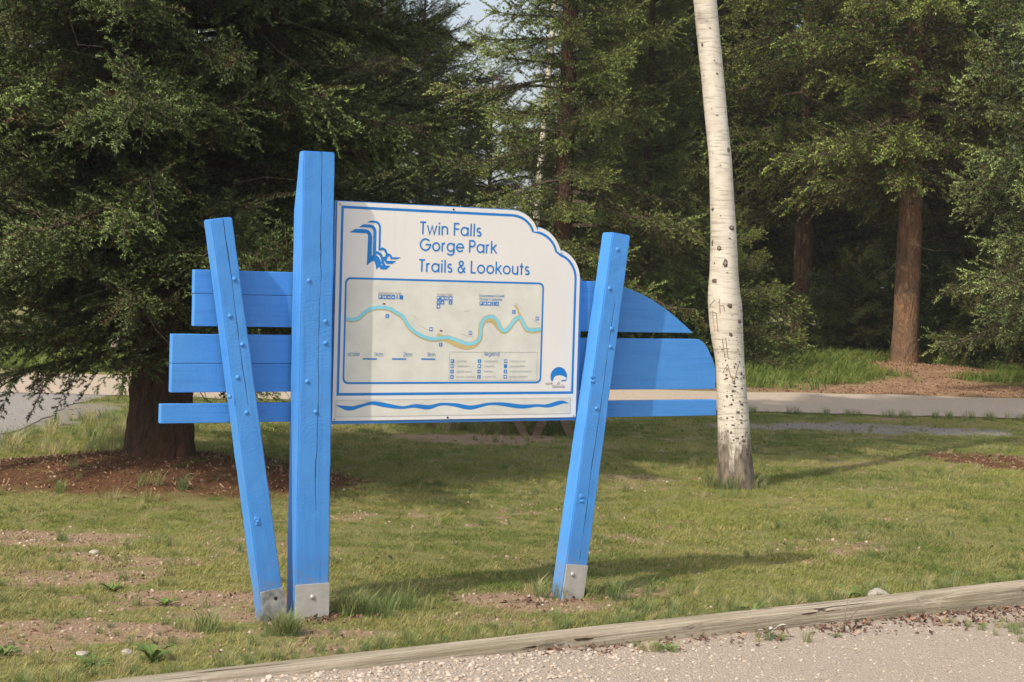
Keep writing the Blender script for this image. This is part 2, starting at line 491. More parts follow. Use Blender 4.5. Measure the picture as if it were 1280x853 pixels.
grv = n.mix(n.ramp(n.noise(c, 45, 8, .7), [(.3, 0.0), (.7, 1.0)]), (.15, .135, .12), (.36, .33, .30))
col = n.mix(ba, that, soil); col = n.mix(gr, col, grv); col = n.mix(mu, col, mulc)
b = n.bump(n.noise(c, 25, 8, .7), .8, .03); b = n.bump(fine, .6, .012, b)
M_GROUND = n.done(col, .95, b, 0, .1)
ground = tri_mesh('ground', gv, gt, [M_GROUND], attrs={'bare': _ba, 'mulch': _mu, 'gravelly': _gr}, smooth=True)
tag(ground, kind='structure', label='lawn soil and forest floor with bare and mulched patches')

# gravel path in front of the timber edging
def mat_gravel(name, a, b_, c_, sc):
    n = NT(name); c = n.coord('Object')
    v = n.voro(c, sc); v2 = n.voro(c, sc*2.3)
    col = n.mix(n.ramp(v.outputs['Color'], [(.2, 0.0), (.8, 1.0)]), a, b_)
    col = n.mix(n.ramp(n.noise(c, 7, 6, .65), [(.35, 0.0), (.7, .8)]), col, c_)
    col = n.mix(n.ramp(n.noise(c, 150, 4, .7), [(.35, .55), (.6, 0.0)]), col, tuple(x*.45 for x in a))
    h = n.math('ADD', n.math('MULTIPLY', v.outputs['Distance'], -1.0), n.math('MULTIPLY', v2.outputs['Distance'], -.5))
    return n.done(col, .93, n.bump(h, .7, .012), 0, .1)
M_GRAVEL = mat_gravel('pale_gravel', (.37, .305, .245), (.50, .43, .36), (.44, .37, .305), 85)
us = np.arange(-9, 11, .1); vsx = np.concatenate([np.arange(-.06, 3.2, .07), np.arange(3.3, 9, .7)])
U, V = np.meshgrid(us, vsx)
PX = KP[0]+U*KD[0]+V*KN[0]; PY = KP[1]+U*KD[1]+V*KN[1]
PZ = gravel_z(KP[0]+U*KD[0])+.02*(fbm(PX*1.2, PY*1.2, seed=3)-.5)+.012*(fbm(PX*9, PY*9, seed=4)-.5)
nn = len(us); ii = np.arange((len(vsx)-1)*nn).reshape(-1, nn)[:, :-1].ravel()
path = tri_mesh('gravel_path', np.stack([PX.ravel(), PY.ravel(), PZ.ravel()], 1),
                np.concatenate([np.stack([ii, ii+1, ii+nn+1], 1), np.stack([ii, ii+nn+1, ii+nn], 1)]), [M_GRAVEL], smooth=True)
tag(path, kind='structure', label='pale pinkish gravel path in the foreground')
def path_z(x, y):
    u = (x-KP[0])*KD[0]+(y-KP[1])*KD[1]
    return gravel_z(KP[0]+u*KD[0])+.02*(fbm(x*1.2, y*1.2, seed=3)-.5)+.012*(fbm(x*9, y*9, seed=4)-.5)

# road behind the lawn, with a branch coming forward on the left
M_ROAD = mat_gravel('road_gravel', (.46, .375, .295), (.55, .46, .37), (.46, .405, .345), 30)
M_TRACK = mat_gravel('track_gravel', (.27, .255, .245), (.36, .34, .325), (.30, .285, .27), 30)
xs = np.arange(-60, 60.1, .25)
nearE = np.array([(x, 20.5+.06*x+.35*(float(fbm(x*.9, 1.0, seed=31))-.5)+.2*(float(fbm(x*4, 1.0, seed=32))-.5)) for x in xs])
farE = np.array([(x, 24.2+.07*x+.6*(float(fbm(x*.7, 2.0, seed=33))-.5)) for x in xs])
leftE = np.array([(-4.78+.12*math.sin(y*.9)+.35*(float(fbm(y*1.3, 3.0, seed=34))-.5)-.0*y, y) for y in np.arange(-25, 20.9, .25)])
def strip(A_, B_, z):
    m = len(A_); v = [(p[0], p[1], z) for p in A_]+[(p[0], p[1], z) for p in B_]
    return v, [t for i in range(m-1) for t in ((i, i+1, m+i+1), (i, m+i+1, m+i))]
v1, t1 = strip(nearE, farE, .014)
v2, t2 = strip(np.array([(-10.6, y) for x, y in leftE]), leftE, .008)
t2 = [(a_, c_, b_) for a_, b_, c_ in t2]
road = tri_mesh('gravel_road', v1+v2, t1+[tuple(i+len(v1) for i in t) for t in t2], [M_ROAD, M_TRACK], [0]*len(t1)+[1]*len(t2))
tag(road, kind='structure', label='pale gravel road running behind the lawn')


# ------------------------------------------------------------------ the park sign
M_BLUE = mat_blue('blue_paint_plank', None, saw=False)
M_BLUE_TALL = mat_blue('blue_paint_tall_post', (.012, .05, .5, 2.2), True, .22)
M_BLUE_LL = mat_blue('blue_paint_leaning_post', (.006, .03, 1.0, 1.9), True, .2)
M_BLUE_RL = mat_blue('blue_paint_sloping_post', (.012, .03, .2, 1.5), True, -.2)
M_PANEL = NT('panel_white')
_c = M_PANEL.coord('Object')
_k = M_PANEL.mix(M_PANEL.ramp(M_PANEL.noise(_c, 3.0, 6, .6), [(.3, 0.0), (.75, 1.0)]), (.715, .705, .685), (.76, .75, .73))
_k = M_PANEL.mix(M_PANEL.ramp(M_PANEL.noise(M_PANEL.mapv(_c, (14, 1, 1.5)), 2.0, 6, .65), [(.58, 0.0), (.75, .25)]), _k, (.58, .54, .48))
M_PANEL = M_PANEL.done(_k, .42, None, 0, .4)
M_EDGE = plain('panel_edge', (.42, .40, .38), .5)
M_PBLUE = plain('print_blue', (.014, .20, .60), .4)
M_MAPBG = plain('print_map_beige', (.665, .672, .615), .42)
M_PBLUE_L = plain('print_blue_faint', (.13, .28, .52), .5)
M_PGREY = plain('print_grey', (.22, .20, .19), .5)
M_PGREY_L = plain('print_grey_faint', (.46, .48, .48), .5)
M_CYAN = plain('print_cyan', (.24, .62, .76), .45)
M_GOLD = plain('print_gold', (.56, .45, .20), .45)
M_PWHITE = plain('print_white', (.70, .69, .66), .45)
M_RED = plain('print_red_brown', (.30, .07, .05), .5)
M_PLATE = NT('painted_steel_plate')
_c = M_PLATE.coord('Object')
M_PLATE = M_PLATE.done(M_PLATE.mix(M_PLATE.ramp(M_PLATE.noise(_c, 14, 6, .65), [(.3, 0.0), (.7, 1.0)]), (.33, .32, .30), (.46, .45, .43)), .55, M_PLATE.bump(M_PLATE.noise(_c, 40, 4), .15, .003), 0.0, .4)
M_PLATE_W = NT('worn_steel_plate')
_c = M_PLATE_W.coord('Object')
M_PLATE_W = M_PLATE_W.done(M_PLATE_W.mix(M_PLATE_W.ramp(M_PLATE_W.noise(_c, 18, 7, .7), [(.35, 0.0), (.6, 1.0)]), (.15, .165, .18), (.38, .38, .37)), .55, M_PLATE_W.bump(M_PLATE_W.noise(_c, 40, 4), .3, .003), 0.2, .4)
M_BOLT = plain('bolt_steel', (.45, .44, .43), .45, .3)
M_RUST = plain('rusty_hole', (.03, .02, .016), .9)

TH = R_(28.625)
sign = empty('park_sign', (-.826, 7.774, 0), TH)
tag(sign, 'bright blue timber park sign with leaning posts and a white trail map panel', 'sign')

def post(name, mat, xb, xt, ztop, wb, wt, y0, y1, chamf=None, label=None):
    """a post standing at xb and leaning to xt at ztop; local z runs along it"""
    ln = math.hypot(xt-xb, ztop); ang = math.atan2(xt-xb, ztop)
    mb = MB(); nz = 26; rows = []
    rg = random.Random(len(name)*7+int(xb*100))
    for i in range(nz+1):
        z = -.16+(ln+.16)*i/nz
        k = max(0, z/ln); hw = (wb+(wt-wb)*k)/2
        yb = y1
        if chamf and z > chamf[0]: yb = y1-(y1-chamf[1])*((z-chamf[0])/(ln-chamf[0]))
        j = lambda: rg.uniform(-.0012, .0012)
        rows += [(-hw+j(), y0+j(), z), (hw+j(), y0+j(), z), (hw+j(), yb, z), (-hw+j(), yb, z)]
    fs = [(0, 3, 2, 1), tuple(nz*4+i for i in range(4))]
    for i in range(nz):
        fs += [(i*4+k, i*4+(k+1) % 4, i*4+4+(k+1) % 4, i*4+4+k) for k in range(4)]
    mb.add(rows, fs)
    o = mb.build(name, mat, sign)
    bm = bmesh.new(); bm.from_mesh(o.data)
    bmesh.ops.bevel(bm, geom=[e for e in bm.edges if e.calc_face_angle(0) > .8], offset=.005, segments=2, affect='EDGES')
    bm.to_mesh(o.data); bm.free()
    o.location = (xb, 0, 0); o.rotation_euler = (0, ang, 0)
    if label: o['label'] = label
    M = Matrix.Rotation(-ang, 4, 'Y') @ Matrix.Translation((-xb, 0, 0))
    return o, (lambda x, z: (M @ Vector((x, 0, z))).xz)

FRONT = -.1
def bolts(p, f, pts, mat, r=.011):
    for x, z in pts:
        a, b = f(x, z)
        MB().dome_y(a, b, FRONT, r, .007).build('bolt_head', mat, p, True)
def plate(p, f, w0, w1, h, bolt, mat, hole=False):
    q = MB().prism_xz([(w0, -.12), (w1, -.12), (w1, h), (w0, h)], FRONT-.006, FRONT-.0005).build('base_plate', mat, p, bevel=.0015)
    a, b = f(*bolt)
    if hole:
        mb = MB(); mb.sheet_xz([(a+.009*math.cos(t), b+.009*math.sin(t)) for t in np.linspace(0, 2*PI, 12, endpoint=False)], FRONT-.0068)
        mb.build('bolt_hole', M_RUST, p)
    else:
        MB().dome_y(a, b, FRONT-.006, .012, .008).build('bolt_head', M_BOLT, p, True)

tp, tf = post('tall_post', M_BLUE_TALL, -.116, -.136, 2.137, .165, .152, FRONT, .012, (1.86, -.045))
bolts(tp, tf, [(-.172, 1.551), (-.086, 1.367), (-.083, 1.268), (-.168, 1.092), (-.123, .953)], M_BLUE)
plate(tp, tf, -.083, .083, .163, (-.118, .103), M_PLATE)
lp, lf = post('leaning_post', M_BLUE_LL, -.293, -.590, 1.815, .108, .098, FRONT, .006)
bolts(lp, lf, [(-.525, 1.549), (-.541, 1.385), (-.481, 1.258), (-.499, 1.112), (-.534, 1.026), (-.454, .954), (-.389, .462)], M_BLUE)
plate(lp, lf, -.054, .056, .15, (-.296, .108), M_PLATE_W, True)
rp, rf = post('leaning_post', M_BLUE_RL, 1.272, 1.495, 1.827, .128, .104, FRONT, .006)
bolts(rp, rf, [(1.472, 1.748), (1.433, 1.551), (1.452, 1.351), (1.448, 1.259), (1.378, .951)], M_BLUE)
plate(rp, rf, -.063, .063, .172, (1.267, .125), M_PLATE)
# worn knots in the leaning posts
for p, f, (x, z) in ((rp, rf, (1.351, 1.099)), (lp, lf, (-.389, .462)), (rp, rf, (1.31, .50))):
    a, b = f(x, z); mb = MB()
    for k in range(4):
        mb.dome_y(a+(k % 2)*.012-.006, b+(k//2)*.024-.012, FRONT, .007+.003*(k % 3), .004, 8)
    mb.build('knot', M_BLUE, p, True)

# planks
PY0, PY1 = .026, .064
for z0, z1, x0 in ((1.4785, 1.586, -.667), (1.333, 1.477, -.665), (1.1665, 1.297, -.763), (1.036, 1.165, -.763), (.898, .985, -.807)):
    MB().box(x0, .62, PY0, PY1, z0, z1).build('plank', M_BLUE, sign, bevel=.003)
def arcp(pts): return pts
MB().prism_xz([(.63, 1.333), (2.035, 1.329), (1.975, 1.374), (1.9, 1.426), (1.84, 1.462), (1.773, 1.498), (1.70, 1.529), (1.614, 1.556), (1.53, 1.574), (1.44, 1.585), (.63, 1.586)], PY0, PY1).build('plank', M_BLUE, sign, bevel=.003)
MB().prism_xz([(.63, 1.036), (2.185, 1.034), (2.190, 1.09), (2.186, 1.14), (2.166, 1.19), (2.135, 1.244), (2.105, 1.279), (2.078, 1.295), (2.055, 1.298), (.63, 1.297)], PY0, PY1).build('plank', M_BLUE, sign, bevel=.003)
MB().box(.63, 2.2, PY0, PY1, .894, .978).build('plank', M_BLUE, sign, bevel=.003)

# panel outline with the scalloped corner
def arc(cx, cz, r, a0, a1, n=10, rz=None):
    rz = rz or r
    return [(cx+r*math.cos(R_(a0+(a1-a0)*i/n)), cz+rz*math.sin(R_(a0+(a1-a0)*i/n))) for i in range(n+1)]
def scallop(d):
    """outline inset by d: counter-clockwise from the bottom left"""
    pts = [(0+d, .9+d*1.0), (1.318-d, .9+d)]
    pts += [(1.318-d, 1.59)]
    pts += arc(1.175, 1.590, .143-d, 0, 76, 10, .148-d)      # lower lobe
    pts += arc(1.045, 1.697, .160-d, 14, 78, 10, .148-d)     # middle lobe
    pts += arc(.920, 1.795, .150-d, 14, 90, 10, .126-d)      # upper lobe
    pts += [(0+d, 1.921-d)]
    return pts
outer = scallop(0)
panel = MB().prism_xz(outer, 0, .007).build('map_panel', M_PANEL, sign)
panel.data.materials.append(M_EDGE)
for pf in panel.data.polygons:
    if abs(pf.normal.y) < .5: pf.material_index = 1
panel['label'] = 'white map panel with scalloped top right corner'
back = scallop(-.004); back = [(x+(.014 if x > 1.2 and z < 1.6 else .0), z-(.012 if z < 1 else 0)) for x, z in back]
MB().prism_xz(back, .009, .024).build('backing_board', M_BLUE, sign)

YS = -.0005
def ringstroke(d, wdt, y, z0=None):
    a, b = scallop(d), scallop(d+wdt)
    if z0 is not None:
        def fix(p, dd):
            q = list(p); q[0] = (q[0][0], z0+dd); q[1] = (q[1][0], z0+dd); return q
        a, b = fix(a, 0), fix(b, wdt)
    return MB().ring_xz(a, b, y)
ringstroke(.019, .0125, YS, 1.018).build('border_line', M_PBLUE, panel)
# map window with rounded corners
def rrect(x0, x1, z0, z1, r):
    return arc(x1-r, z0+r, r, -90, 0, 5)+arc(x1-r, z1-r, r, 0, 90, 5)+arc(x0+r, z1-r, r, 90, 180, 5)+arc(x0+r, z0+r, r, 180, 270, 5)
MB().sheet_xz(rrect(.049, 1.110, 1.074, 1.569, .025), YS).build('map_ground', M_MAPBG, panel)
MB().ring_xz(rrect(.047, 1.112, 1.072, 1.571, .027), rrect(.056, 1.103, 1.081, 1.562, .02), YS*2).build('map_frame', M_PBLUE, panel)
# wave strip
MB().sheet_xz([(.016, .918), (1.287, .918), (1.287, .998), (.016, .998)], YS).build('wave_strip', M_MAPBG, panel)
MB().ring_xz([(.016, .918), (1.287, .918), (1.287, .998), (.016, .998)], [(.018, .920), (1.285, .920), (1.285, .996), (.018, .996)], YS*2).build('wave_strip_edge', M_PGREY_L, panel)
def smooth_path(p, n=6):
    p = np.array(p); out = []
    q = np.vstack([2*p[0]-p[1], p, 2*p[-1]-p[-2]])
    for i in range(1, len(q)-2):
        for t in np.arange(n)/n:
            a, b, c_, d = q[i-1], q[i], q[i+1], q[i+2]
            out.append(.5*((2*b)+(-a+c_)*t+(2*a-5*b+4*c_-d)*t*t+(-a+3*b-3*c_+d)*t**3))
    out.append(p[-1]); return out
wave = smooth_path([(.022, .972), (.088, .958), (.15, .971), (.203, .982), (.276, .970), (.358, .959), (.422, .966), (.496, .959), (.561, .973), (.636, .969), (.722, .955), (.818, .971), (.896, .970), (1.004, .957), (1.093, .961), (1.153, .959), (1.233, .976), (1.274, .971)])
MB().ribbon_xz(wave, [(.017+.004*math.sin(i*.35))*min(1, (len(wave)-1-i)/10+.25, i/6+.3) for i in range(len(wave))], YS*2).build('wave_line', M_PBLUE, panel)

# river on the map
river = smooth_path([(.058, 1.377), (.09, 1.374), (.121, 1.383), (.153, 1.411), (.191, 1.429), (.23, 1.434), (.276, 1.429), (.316, 1.41), (.349, 1.39), (.377, 1.351), (.411, 1.321), (.458, 1.298), (.506, 1.287), (.546, 1.291), (.587, 1.295), (.641, 1.281), (.694, 1.265), (.738, 1.272), (.763, 1.298), (.766, 1.351), (.786, 1.388), (.823, 1.399), (.854, 1.379), (.874, 1.343), (.897, 1.33), (.923, 1.347), (.952, 1.384), (.978, 1.397), (.998, 1.374), (1.018, 1.344), (1.053, 1.335), (1.101, 1.341)], 4)
mb = MB()
mb.ribbon_xz([p+np.array([0, -.003]) for p in river], [.0265 if i > 50 else .022 for i in range(len(river))], YS*2)
mb.ribbon_xz(smooth_path([(.53, 1.303), (.59, 1.283), (.635, 1.262), (.69, 1.250), (.731, 1.258), (.758, 1.283)]), .026, YS*2.6)
mb.ribbon_xz(smooth_path([(.768, 1.36), (.785, 1.379), (.816, 1.385), (.845, 1.368), (.868, 1.34)]), .026, YS*3.0)
mb.ribbon_xz(smooth_path([(.99, 1.395), (.975, 1.418), (.963, 1.443), (.95, 1.457)]), [.011]*19, YS*2.8)
mb.build('gorge_bank', M_GOLD, panel)
MB().ribbon_xz(river, .0165, YS*3.6).build('river', M_CYAN, panel)

# stroke lettering in a round geometric face
BZ, TZ, XZ = .0575, .9425, .665
RO = (XZ-BZ)/2; CZ = (XZ+BZ)/2
def A(cx, cz, r, a0, a1, rz=None, n=14): return arc(cx, cz, r, a0, a1, n, rz)
def bowl(cx): return A(cx, CZ, RO, 0, 360, None, 20)
def arch(x, wd): return [(x, BZ), (x, XZ-.2)]+A(x+wd/2, XZ-wd/2, wd/2, 180, 0)+[(x+wd, BZ)]
GL = {
 'o': (.73, [bowl(.36)]), 'a': (.74, [bowl(.36), [(.664, XZ+.03), (.664, 0)]]), 'd': (.74, [bowl(.36), [(.664, 1), (.664, 0)]]),
 'b': (.74, [bowl(.38), [(.076, 1), (.076, 0)]]), 'p': (.74, [bowl(.38), [(.076, XZ+.03), (.076, -.26)]]), 'q': (.74, [bowl(.36), [(.664, XZ+.03), (.664, -.26)]]),
 'g': (.74, [bowl(.36), [(.664, XZ+.03), (.664, .0)]+A(.36, -.0, .304, 0, -155, .24)]),
 'c': (.62, [A(.36, CZ, RO, 45, 315)]), 'e': (.71, [[(.06, CZ)]+[(.655, CZ)]+A(.36, CZ, RO, 0, 325)]),
 'n': (.62, [arch(.07, .46), [(.07, XZ+.03), (.07, 0)]]), 'h': (.62, [arch(.07, .46), [(.07, 1), (.07, 0)]]),
 'm': (.98, [arch(.07, .4), arch(.47, .4), [(.07, XZ+.03), (.07, 0)]]), 'r': (.36, [[(.07, XZ+.03), (.07, 0)], A(.28, XZ-.21, .21, 180, 85)]),
 'u': (.62, [[(.07, XZ+.05), (.07, BZ+.22)]+A(.30, BZ+.23, .23, 180, 360)+[(.53, XZ+.05)], [(.53, XZ+.05), (.53, 0)]]),
 'i': (.18, [[(.09, XZ+.05), (.09, 0)], [(.09, .84), (.09, .97)]]), 'l': (.18, [[(.09, 1), (.09, 0)]]),
 't': (.36, [[(.17, .93), (.17, 0)], [(.0, XZ), (.35, XZ)]]), 'f': (.36, [[(.15, 0), (.15, .8)]+A(.29, .8, .14, 180, 90), [(0, XZ), (.33, XZ)]]),
 'k': (.58, [[(.07, 1), (.07, 0)], [(.52, XZ+.05), (.10, .33)], [(.22, .43), (.55, 0)]]),
 's': (.48, [A(.24, .51, .165, 40, 270, .155)+A(.24, .205, .175, 90, -145, .150)]),
 'v': (.56, [[(.04, XZ+.05), (.28, .02), (.52, XZ+.05)]]), 'w': (.86, [[(.04, XZ+.05), (.23, .03), (.43, XZ), (.63, .03), (.82, XZ+.05)]]),
 'x': (.54, [[(.04, XZ+.05), (.5, 0)], [(.5, XZ+.05), (.04, 0)]]), 'y': (.56, [[(.04, XZ+.05), (.29, .03)], [(.53, XZ+.05), (.17, -.26)]]),
 'z': (.5, [[(.05, XZ), (.45, XZ), (.05, BZ), (.47, BZ)]]), 'j': (.2, [[(.09, XZ), (.09, -.25)]]),
 'T': (.52, [[(.0, TZ), (.52, TZ)], [(.26, TZ), (.26, 0)]]), 'F': (.52, [[(.08, 0), (.08, TZ), (.5, TZ)], [(.08, .52), (.47, .52)]]),
 'L': (.50, [[(.08, 1), (.08, BZ), (.48, BZ)]]), 'P': (.60, [[(.08, 0), (.08, TZ), (.32, TZ)]+A(.32, .715, .2275, 90, -90)+[(.08, .4875)]]),
 'G': (.98, [A(.49, .5, .44, 40, 360)+[(.5, .5)]]), 'C': (.92, [A(.49, .5, .44, 42, 318)]),
 'E': (.54, [[(.5, TZ), (.08, TZ), (.08, BZ), (.5, BZ)], [(.08, .52), (.46, .52)]]), 'A': (.76, [[(.03, 0), (.38, .96), (.73, 0)], [(.17, .3), (.6, .3)]]),
 'N': (.76, [[(.08, 0), (.08, .95), (.68, .05), (.68, 1)]]),
 '&': (.72, [[(.70, .02), (.24, .60)]+A(.32, .76, .175, 220, -40)+[(.18, .46)]+A(.29, .26, .225, 140, 330)+[(.66, .46)]]),
 '1': (.34, [[(.04, .78), (.2, .94), (.2, 0)]]), '2': (.58, [A(.29, .68, .24, 165, -30)+[(.06, BZ), (.55, BZ)]]),
 '3': (.58, [A(.28, .72, .2, 150, -90)+A(.28, .29, .235, 90, -150)]),
}
def text(s, x, z, cap, width=None, y=YS*2, mat=None, name='lettering', sw=.112, space=.34, gap=.10):
    cur = 0; items = []
    for ch in s:
        if ch == ' ': cur += space; continue
        wd, st = GL[ch]; items.append((cur, st)); cur += wd+gap
    tot = cur-gap; sx = cap if width is None else width/tot
    mb = MB(); k = 0
    for off, st in items:
        for pl in st:
            k += 1
            mb.ribbon_xz([(x+(off+px)*sx, z+pz*cap) for px, pz in pl], sw*cap, y-.00012*(k % 3))
    return mb.build(name, mat or M_PBLUE, panel)
text('Twin Falls', .424, 1.785, .061, .331, name='title_lettering', sw=.125)
text('Gorge Park', .426, 1.706, .061, .416, name='title_lettering', sw=.125)
text('Trails & Lookouts', .424, 1.606, .061, .604, name='title_lettering', sw=.125)
text('scale', .069, 1.203, .022, .061, mat=M_PBLUE_L, y=YS*3)
for s, x in (('1km', .204), ('2km', .355), ('3km', .478)): text(s, x, 1.203, .020, .047, mat=M_PBLUE_L, y=YS*3)
for a, b in ((.146, .219), (.297, .370), (.450, .524)):
    MB().sheet_xz([(a, 1.187), (b, 1.187), (b, 1.1935), (a, 1.1935)], YS*3).build('scale_bar', M_PBLUE, panel)
text('legend', .790, 1.207, .021, .082, mat=M_PBLUE_L, y=YS*3)
text('Alexandra Falls', .218, 1.495, .013, .118, mat=M_PGREY_L, y=YS*3, sw=.16)
text('Louise Falls', .524, 1.495, .013, .082, mat=M_PGREY_L, y=YS*3, sw=.16)
text('Escarpment Creek', .753, 1.494, .013, .138, mat=M_PBLUE_L, y=YS*3, sw=.14)
text('Group Campsite', .753, 1.477, .013, .127, mat=M_PBLUE_L, y=YS*3, sw=.14)
text('Northwest', 1.136, 1.064, .012, .083, mat=M_PGREY, sw=.15)
text('Territories', 1.176, 1.048, .012, .075, mat=M_PGREY, sw=.15)
def icon(x, z, k, r=.0088):
    o = MB().sheet_xz([(x-r, z-r), (x+r, z-r), (x+r, z+r), (x-r, z+r)], YS*3.2).build('map_icon', M_PBLUE, panel)
    if k == 0: return
    mb = MB(); y = YS*4
    q = lambda pts: mb.sheet_xz([(x+a*r, z+b*r) for a, b in pts], y)
    if k == 1: q([(-.6, -.1), (.3, -.1), (.3, .65), (-.6, .65)]); q([(-.6, -.7), (-.3, -.7), (-.3, -.1), (-.6, -.1)])
    elif k == 2: q([(-.7, -.6), (-.15, -.6), (-.15, .6), (-.7, .6)]); q([(.15, -.6), (.7, -.6), (.7, .6), (.15, .6)])
    elif k == 3: q([(-.7, -.45), (.7, -.45), (.7, -.15), (-.7, -.15)]); q([(-.45, .1), (.45, .1), (.45, .4), (-.45, .4)])
    elif k == 4: q([(0, .65), (-.65, -.5), (.65, -.5)])
    elif k == 5: q([(-.5, -.55), (.5, -.55), (.6, .25), (0, .65), (-.6, .25)])
    elif k == 6: q([(-.35, -.7), (-.05, -.7), (.2, .65), (-.2, .65)]); q([(.1, -.65), (.45, -.65), (.25, 0)])
    mb.build('pictogram', M_PWHITE, panel)
for (x, z), k in zip([(.228, 1.483), (.250, 1.483), (.271, 1.483), (.294, 1.483), (.336, 1.483)], (1, 2, 3, 4, 0)): icon(x, z, k, .0095)
MB().sheet_xz([(.312, 1.474), (.317, 1.474), (.317, 1.492), (.312, 1.492)], YS*3.2).build('map_mark', M_PBLUE, panel)
for (x, z), k in zip([(.533, 1.483), (.554, 1.483), (.575, 1.483), (.597, 1.483), (.533, 1.463), (.554, 1.463), (.597, 1.463), (.533, 1.443)], (1, 5, 2, 5, 3, 4, 6, 5)): icon(x, z, k, .0093)
for (x, z), k in zip([(.266, 1.393), (.497, 1.334), (.551, 1.260), (.709, 1.318), (.946, 1.424), (1.079, 1.393)], (6, 2, 6, 2, 6, 2)): icon(x, z, k)
for (x, z), k in zip([(.764, 1.462), (.786, 1.462), (.808, 1.462), (.830, 1.462), (.851, 1.462)], (1, 5, 5, 6, 3)): icon(x, z, k, .0093)
for j, z in enumerate((1.181, 1.157, 1.131, 1.105)):
    for i, x in enumerate((.616, .763, .908)):
        icon(x, z, ((1, 6, 2), (2, 5, 0), (3, 3, 6), (4, 6, 5))[j][i])
for s, i, j in (('parking', 0, 0), ('washrooms', 0, 1), ('picnic area', 0, 2), ('picnic shelter', 0, 3), ('campground', 1, 0), ('campsite', 1, 1),
                ('showers', 1, 2), ('waterfall', 1, 3), ('hiking trail', 2, 0), ('you are here', 2, 1), ('waterfall lookout', 2, 2), ('group campsite', 2, 3)):
    text(s, (.641, .789, .932)[i], (1.176, 1.152, 1.126, 1.1)[j], .012, len(s)*.0073, mat=M_PGREY_L, y=YS*3, sw=.12)
# faint trails and small marks on the map
mb = MB()
for pl in ([(.40, 1.40), (.425, 1.38)], [(.436, 1.352), (.47, 1.335), (.50, 1.322)], [(.66, 1.312), (.69, 1.303), (.73, 1.299)], [(.955, 1.468), (.975, 1.45), (1.0, 1.43)], [(1.05, 1.39), (1.075, 1.375), (1.095, 1.366)], [(.67, 1.421), (.70, 1.426)],
           [(.60, 1.22), (.60, 1.088), (1.085, 1.088), (1.085, 1.225), (.60, 1.225)]):
    mb.ribbon_xz(pl, .0022, YS*2.4)
mb.build('trail_line', M_PGREY_L, panel)
for x, z in ((.248, 1.450), (.551, 1.326)): MB().sheet_xz([(x-.008, z-.003), (x+.008, z-.003), (x+.006, z+.004), (x-.006, z+.004)], YS*3).build('map_mark', M_RED, panel)

# waterfall logo, traced in its own 0..1 square
def lg(pts): return [(.035+(px/853.0)*.328, 1.578+(1-pz/853.0)*.302) for px, pz in pts]
mb = MB()
S = lambda p, y=YS*2: mb.sheet_xz(lg(p)[::-1], y)
S([(70,285),(150,235),(285,235),(298,288)]); S([(298,288),(285,235),(325,247),(312,300)]); S([(312,300),(325,247),(355,278),(318,320)]); S([(318,320),(355,278),(372,325),(372,600),(330,700),(312,710)])
S([(190,210),(255,170),(350,170),(345,211)]); S([(345,211),(350,170),(390,185),(366,222)]); S([(366,222),(390,185),(417,215),(382,245)]); S([(382,245),(417,215),(428,260),(428,620),(386,620),(388,270)])
S([(295,145),(350,117),(420,117),(415,145)]); S([(415,145),(420,117),(460,135),(438,155)]); S([(438,155),(460,135),(485,185),(460,195)]); S([(460,195),(485,185),(487,505),(460,505)])
S([(330,660),(372,575),(425,590),(455,625),(480,665),(500,700),(490,752),(478,722),(462,735),(440,765),(425,690),(405,645),(365,660),(325,700)], YS*2.2)
S([(490,700),(625,705),(572,757),(495,755)], YS*2.4); S([(545,640),(705,640),(650,680),(570,680)], YS*2.4); S([(620,590),(765,590),(715,615),(625,617)], YS*2.4)
mb.ribbon_xz(lg([(400,545),(450,535),(490,560),(512,605),(520,660),(545,705)]), .0125, YS*2.7)
mb.ribbon_xz(lg([(420,590),(452,615),(472,660),(490,690)]), .018, YS*2.8)
mb.ribbon_xz(lg([(470,500),(515,480),(550,500),(572,545),(568,600),(550,630),(580,665)]), .011, YS*2.9)
mb.ribbon_xz(lg([(575,585),(600,557),(625,572),(632,605)]), .0095, YS*2.6)
mb.ribbon_xz(lg([(505,615),(545,600),(580,600)]), .010, YS*3.0)
mb.build('waterfall_logo', M_PBLUE, panel)
# bear emblem: blue disc with a white bear walking
bx, bz, br = 1.2125, 1.105, .0475
disc = [(bx+br*math.cos(t), bz+br*math.sin(t)) for t in np.linspace(R_(-28), R_(208), 26)]
MB().sheet_xz(disc, YS*2).build('emblem_disc', M_PBLUE, panel)
e = lambda pts: [(bx+(px-445)/180*br, bz+(330-pz)/175*br*.92) for px, pz in pts]
mb = MB()
mb.sheet_xz(e([(318,500),(325,400),(345,345),(390,315),(470,305),(545,322),(600,350),(612,385),(585,400),(530,395),(500,410),(510,445),(560,500),(495,500),(455,440),(430,440),(405,500),(355,500),(372,455),(350,500)][::-1]), YS*3)
mb.build('bear_figure', M_PANEL, panel)
# panel screws
for x, z in ((.012, 1.908), (.60, 1.910), (1.205, 1.722), (.012, .908), (.60, .908), (1.305, .908)):
    MB().dome_y(x, z, -.0006, .0055, .003, 8).build('screw', M_RUST if z < 1.95 and abs(x-.6) < .1 else M_BOLT, panel, True)

